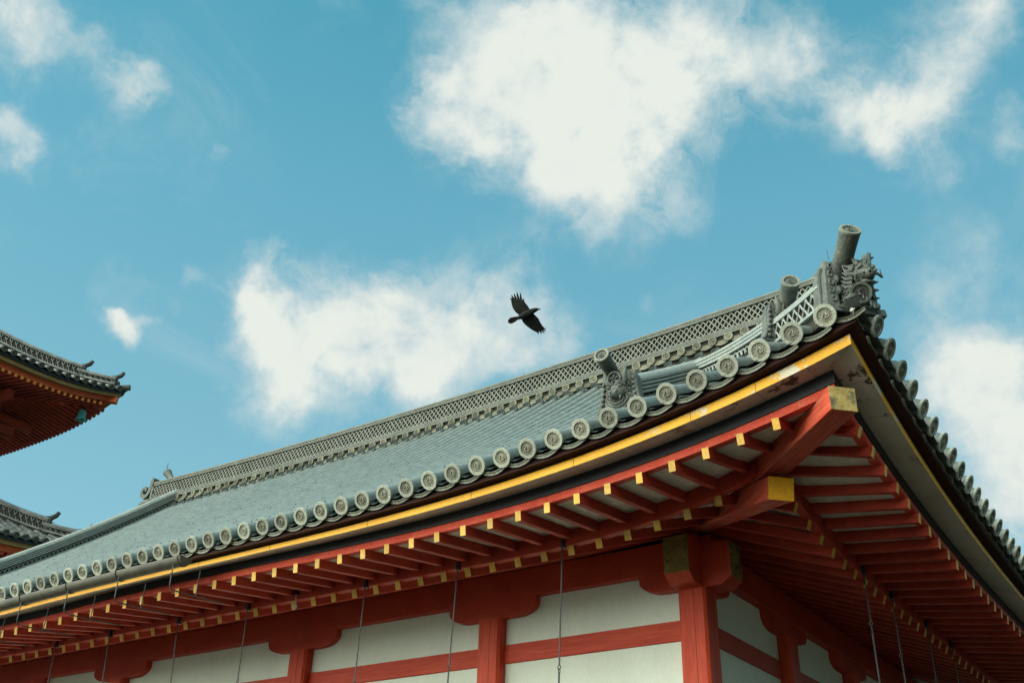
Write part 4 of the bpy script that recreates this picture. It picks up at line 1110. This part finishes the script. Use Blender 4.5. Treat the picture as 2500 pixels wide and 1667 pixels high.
BLOBS=[(-0.385,0.618,0.685,0.094,1.00),(-0.429,0.559,0.710,0.069,0.95),(-0.471,0.570,0.674,0.050,0.90),(-0.476,0.555,0.682,0.033,0.60),(-0.478,0.592,0.648,0.033,0.40),(-0.321,0.631,0.706,0.084,1.00),(-0.423,0.648,0.633,0.050,0.95),(-0.335,0.679,0.653,0.061,0.80),(-0.260,0.636,0.726,0.055,0.60),(-0.375,0.565,0.735,0.056,0.75),(-0.376,0.683,0.626,0.037,0.60),(-0.270,0.678,0.684,0.043,0.45),(-0.233,0.669,0.706,0.039,0.42),(-0.174,0.711,0.682,0.041,0.42),(-0.134,0.738,0.662,0.036,0.50),(-0.214,0.699,0.683,0.046,0.62),(-0.188,0.672,0.716,0.045,0.46),(-0.217,0.720,0.659,0.027,0.42),(-0.156,0.740,0.654,0.041,0.66),(-0.099,0.745,0.660,0.042,0.52),(-0.051,0.732,0.680,0.050,0.52),(-0.132,0.757,0.640,0.036,0.60),(-0.018,0.727,0.686,0.036,0.45),(-0.090,0.766,0.636,0.031,0.60),(-0.043,0.790,0.611,0.027,0.50),(-0.113,0.790,0.602,0.025,0.50),(-0.662,0.529,0.531,0.030,0.75),(-0.670,0.548,0.500,0.040,0.90),(-0.646,0.584,0.491,0.054,0.95),(-0.603,0.606,0.518,0.046,0.95),(-0.594,0.637,0.492,0.059,1.00),(-0.550,0.661,0.510,0.055,0.95),(-0.512,0.687,0.516,0.047,0.75),(-0.476,0.698,0.535,0.025,0.60),(-0.587,0.666,0.460,0.042,0.85),(-0.685,0.573,0.450,0.038,0.60),(-0.693,0.590,0.414,0.036,0.62),(-0.473,0.729,0.495,0.034,0.55),(-0.669,0.598,0.443,0.029,0.40),(-0.637,0.615,0.465,0.037,0.60),(-0.116,0.885,0.451,0.038,0.80),(-0.145,0.893,0.427,0.045,0.90),(-0.105,0.908,0.406,0.050,1.00),(-0.086,0.884,0.459,0.027,0.70),(-0.130,0.927,0.353,0.040,0.90),(-0.121,0.942,0.313,0.036,0.90),(-0.147,0.864,0.481,0.032,0.45),(-0.092,0.925,0.368,0.039,1.00),(-0.141,0.910,0.390,0.031,0.60),(-0.718,0.269,0.643,0.034,0.80),(-0.710,0.247,0.659,0.033,0.75),(-0.664,0.363,0.654,0.030,0.70),(-0.678,0.322,0.661,0.032,0.42),(-0.717,0.297,0.630,0.024,0.45),(-0.755,0.305,0.581,0.027,0.70),(-0.754,0.327,0.570,0.016,0.50),(-0.682,0.359,0.637,0.026,0.40),(-0.760,0.455,0.465,0.026,0.75),(-0.757,0.467,0.458,0.015,0.50),(-0.761,0.445,0.472,0.015,0.40),(-0.751,0.522,0.405,0.010,0.60),(-0.761,0.505,0.407,0.008,0.45),(-0.739,0.475,0.477,0.012,0.40),(-0.697,0.482,0.531,0.015,0.50),(-0.779,0.499,0.380,0.005,0.50),(-0.660,0.440,0.609,0.015,0.28),(-0.444,0.737,0.510,0.029,0.35),(-0.500,0.708,0.498,0.025,0.40),(-0.519,0.443,0.731,0.024,0.30),(-0.468,0.481,0.741,0.024,0.35),(-0.363,0.765,0.532,0.016,0.30),(-0.323,0.787,0.526,0.016,0.25),(-0.464,0.666,0.583,0.025,0.30),(-0.133,0.848,0.514,0.025,0.30),(-0.130,0.836,0.534,0.049,0.28),(-0.081,0.857,0.510,0.050,0.34),(-0.089,0.825,0.559,0.041,0.22),(-0.683,0.297,0.668,0.028,0.40),(-0.698,0.305,0.647,0.025,0.30),(-0.718,0.484,0.501,0.023,0.25),(-0.637,0.460,0.618,0.063,0.12),(-0.380,0.721,0.579,0.050,0.20),(-0.693,0.377,0.615,0.045,0.20),(-0.347,0.714,0.608,0.041,0.35),(-0.387,0.700,0.600,0.029,0.40),]
tot=None; wide=None
for x,y,z,r,w in BLOBS:
    d=vm('DISTANCE',DW,(x,y,z)).outputs['Value']
    s_=smooth(d,r*.1,r*1.3,w,0.0)
    tot=s_ if tot is None else mm('ADD',tot,s_)
    h_=smooth(d,r*.5,r*2.0,w*.6,0.0)
    wide=h_ if wide is None else mm('ADD',wide,h_)
tot=mm('MINIMUM',tot,1.3)
f1=noise(D,13,10,.60,.4).outputs['Fac']; f2=noise(D,38,8,.62,.3).outputs['Fac']
fr=mm('ADD',mm('MULTIPLY',mm('SUBTRACT',f1,.5),1.9),mm('MULTIPLY',mm('SUBTRACT',f2,.5),.9))
val=mm('ADD',mm('MULTIPLY',tot,mm('ADD',fr,1.0)),mm('MULTIPLY',fr,smooth(tot,.0,.3,0,.25)))
mask=smooth(val,.02,1.22)
f3=noise(vm('ADD',DW,(3.1,1.7,.4)).outputs[0],16,9,.64,.9).outputs['Fac']
halo=smooth(mm('MULTIPLY',mm('MINIMUM',wide,1.2),mm('ADD',mm('MULTIPLY',mm('SUBTRACT',f3,.5),3.0),.75)),.10,1.6,0,.66)
mask=mm('SUBTRACT',1.0,mm('MULTIPLY',mm('SUBTRACT',1.0,mask),mm('SUBTRACT',1.0,halo)))
veil=smooth(noise(D,5,9,.66,.8).outputs['Fac'],.50,.84,0,.26)
mask=mm('MAXIMUM',mask,veil)
shade=smooth(mm('ADD',val,mm('MULTIPLY',mm('SUBTRACT',noise(D,7,6,.6,.5).outputs['Fac'],.5),2.2)),.45,1.5)
# added bright cloud bank, unseen behind the photographer, to light the facade
bankd=vm('DOT_PRODUCT',D,(-.36,-.90,.25)).outputs['Value']
bank=mm('MULTIPLY',smooth(mm('ADD',bankd,mm('MULTIPLY',mm('SUBTRACT',f1,.5),.5)),.25,.75),mm('MULTIPLY',smooth(sp.outputs['Z'],-.05,.03),smooth(sp.outputs['Z'],.35,.80,1.0,.35)))
cc=N.new('ShaderNodeMix'); cc.data_type='RGBA'; cc.inputs['A'].default_value=(.455/SKY,.52/SKY,.52/SKY,1); cc.inputs['B'].default_value=(.575/SKY,.61/SKY,.565/SKY,1); Lk.new(shade,cc.inputs['Factor'])
mx=N.new('ShaderNodeMix'); mx.data_type='RGBA'; Lk.new(mask,mx.inputs['Factor']); Lk.new(hm.outputs['Result'],mx.inputs['A']); Lk.new(cc.outputs['Result'],mx.inputs['B'])
bx=N.new('ShaderNodeMix'); bx.data_type='RGBA'; bx.inputs['B'].default_value=(4.2/SKY,4.4/SKY,3.85/SKY,1); Lk.new(bank,bx.inputs['Factor']); Lk.new(mx.outputs['Result'],bx.inputs['A'])
Lk.new(bx.outputs['Result'],bg.inputs['Color']); bg.inputs['Strength'].default_value=SKY
vs=bpy.context.scene.view_settings; vs.view_transform='Standard'; vs.look='None'; vs.exposure=0.5; vs.gamma=1.0; vs.use_curve_mapping=False
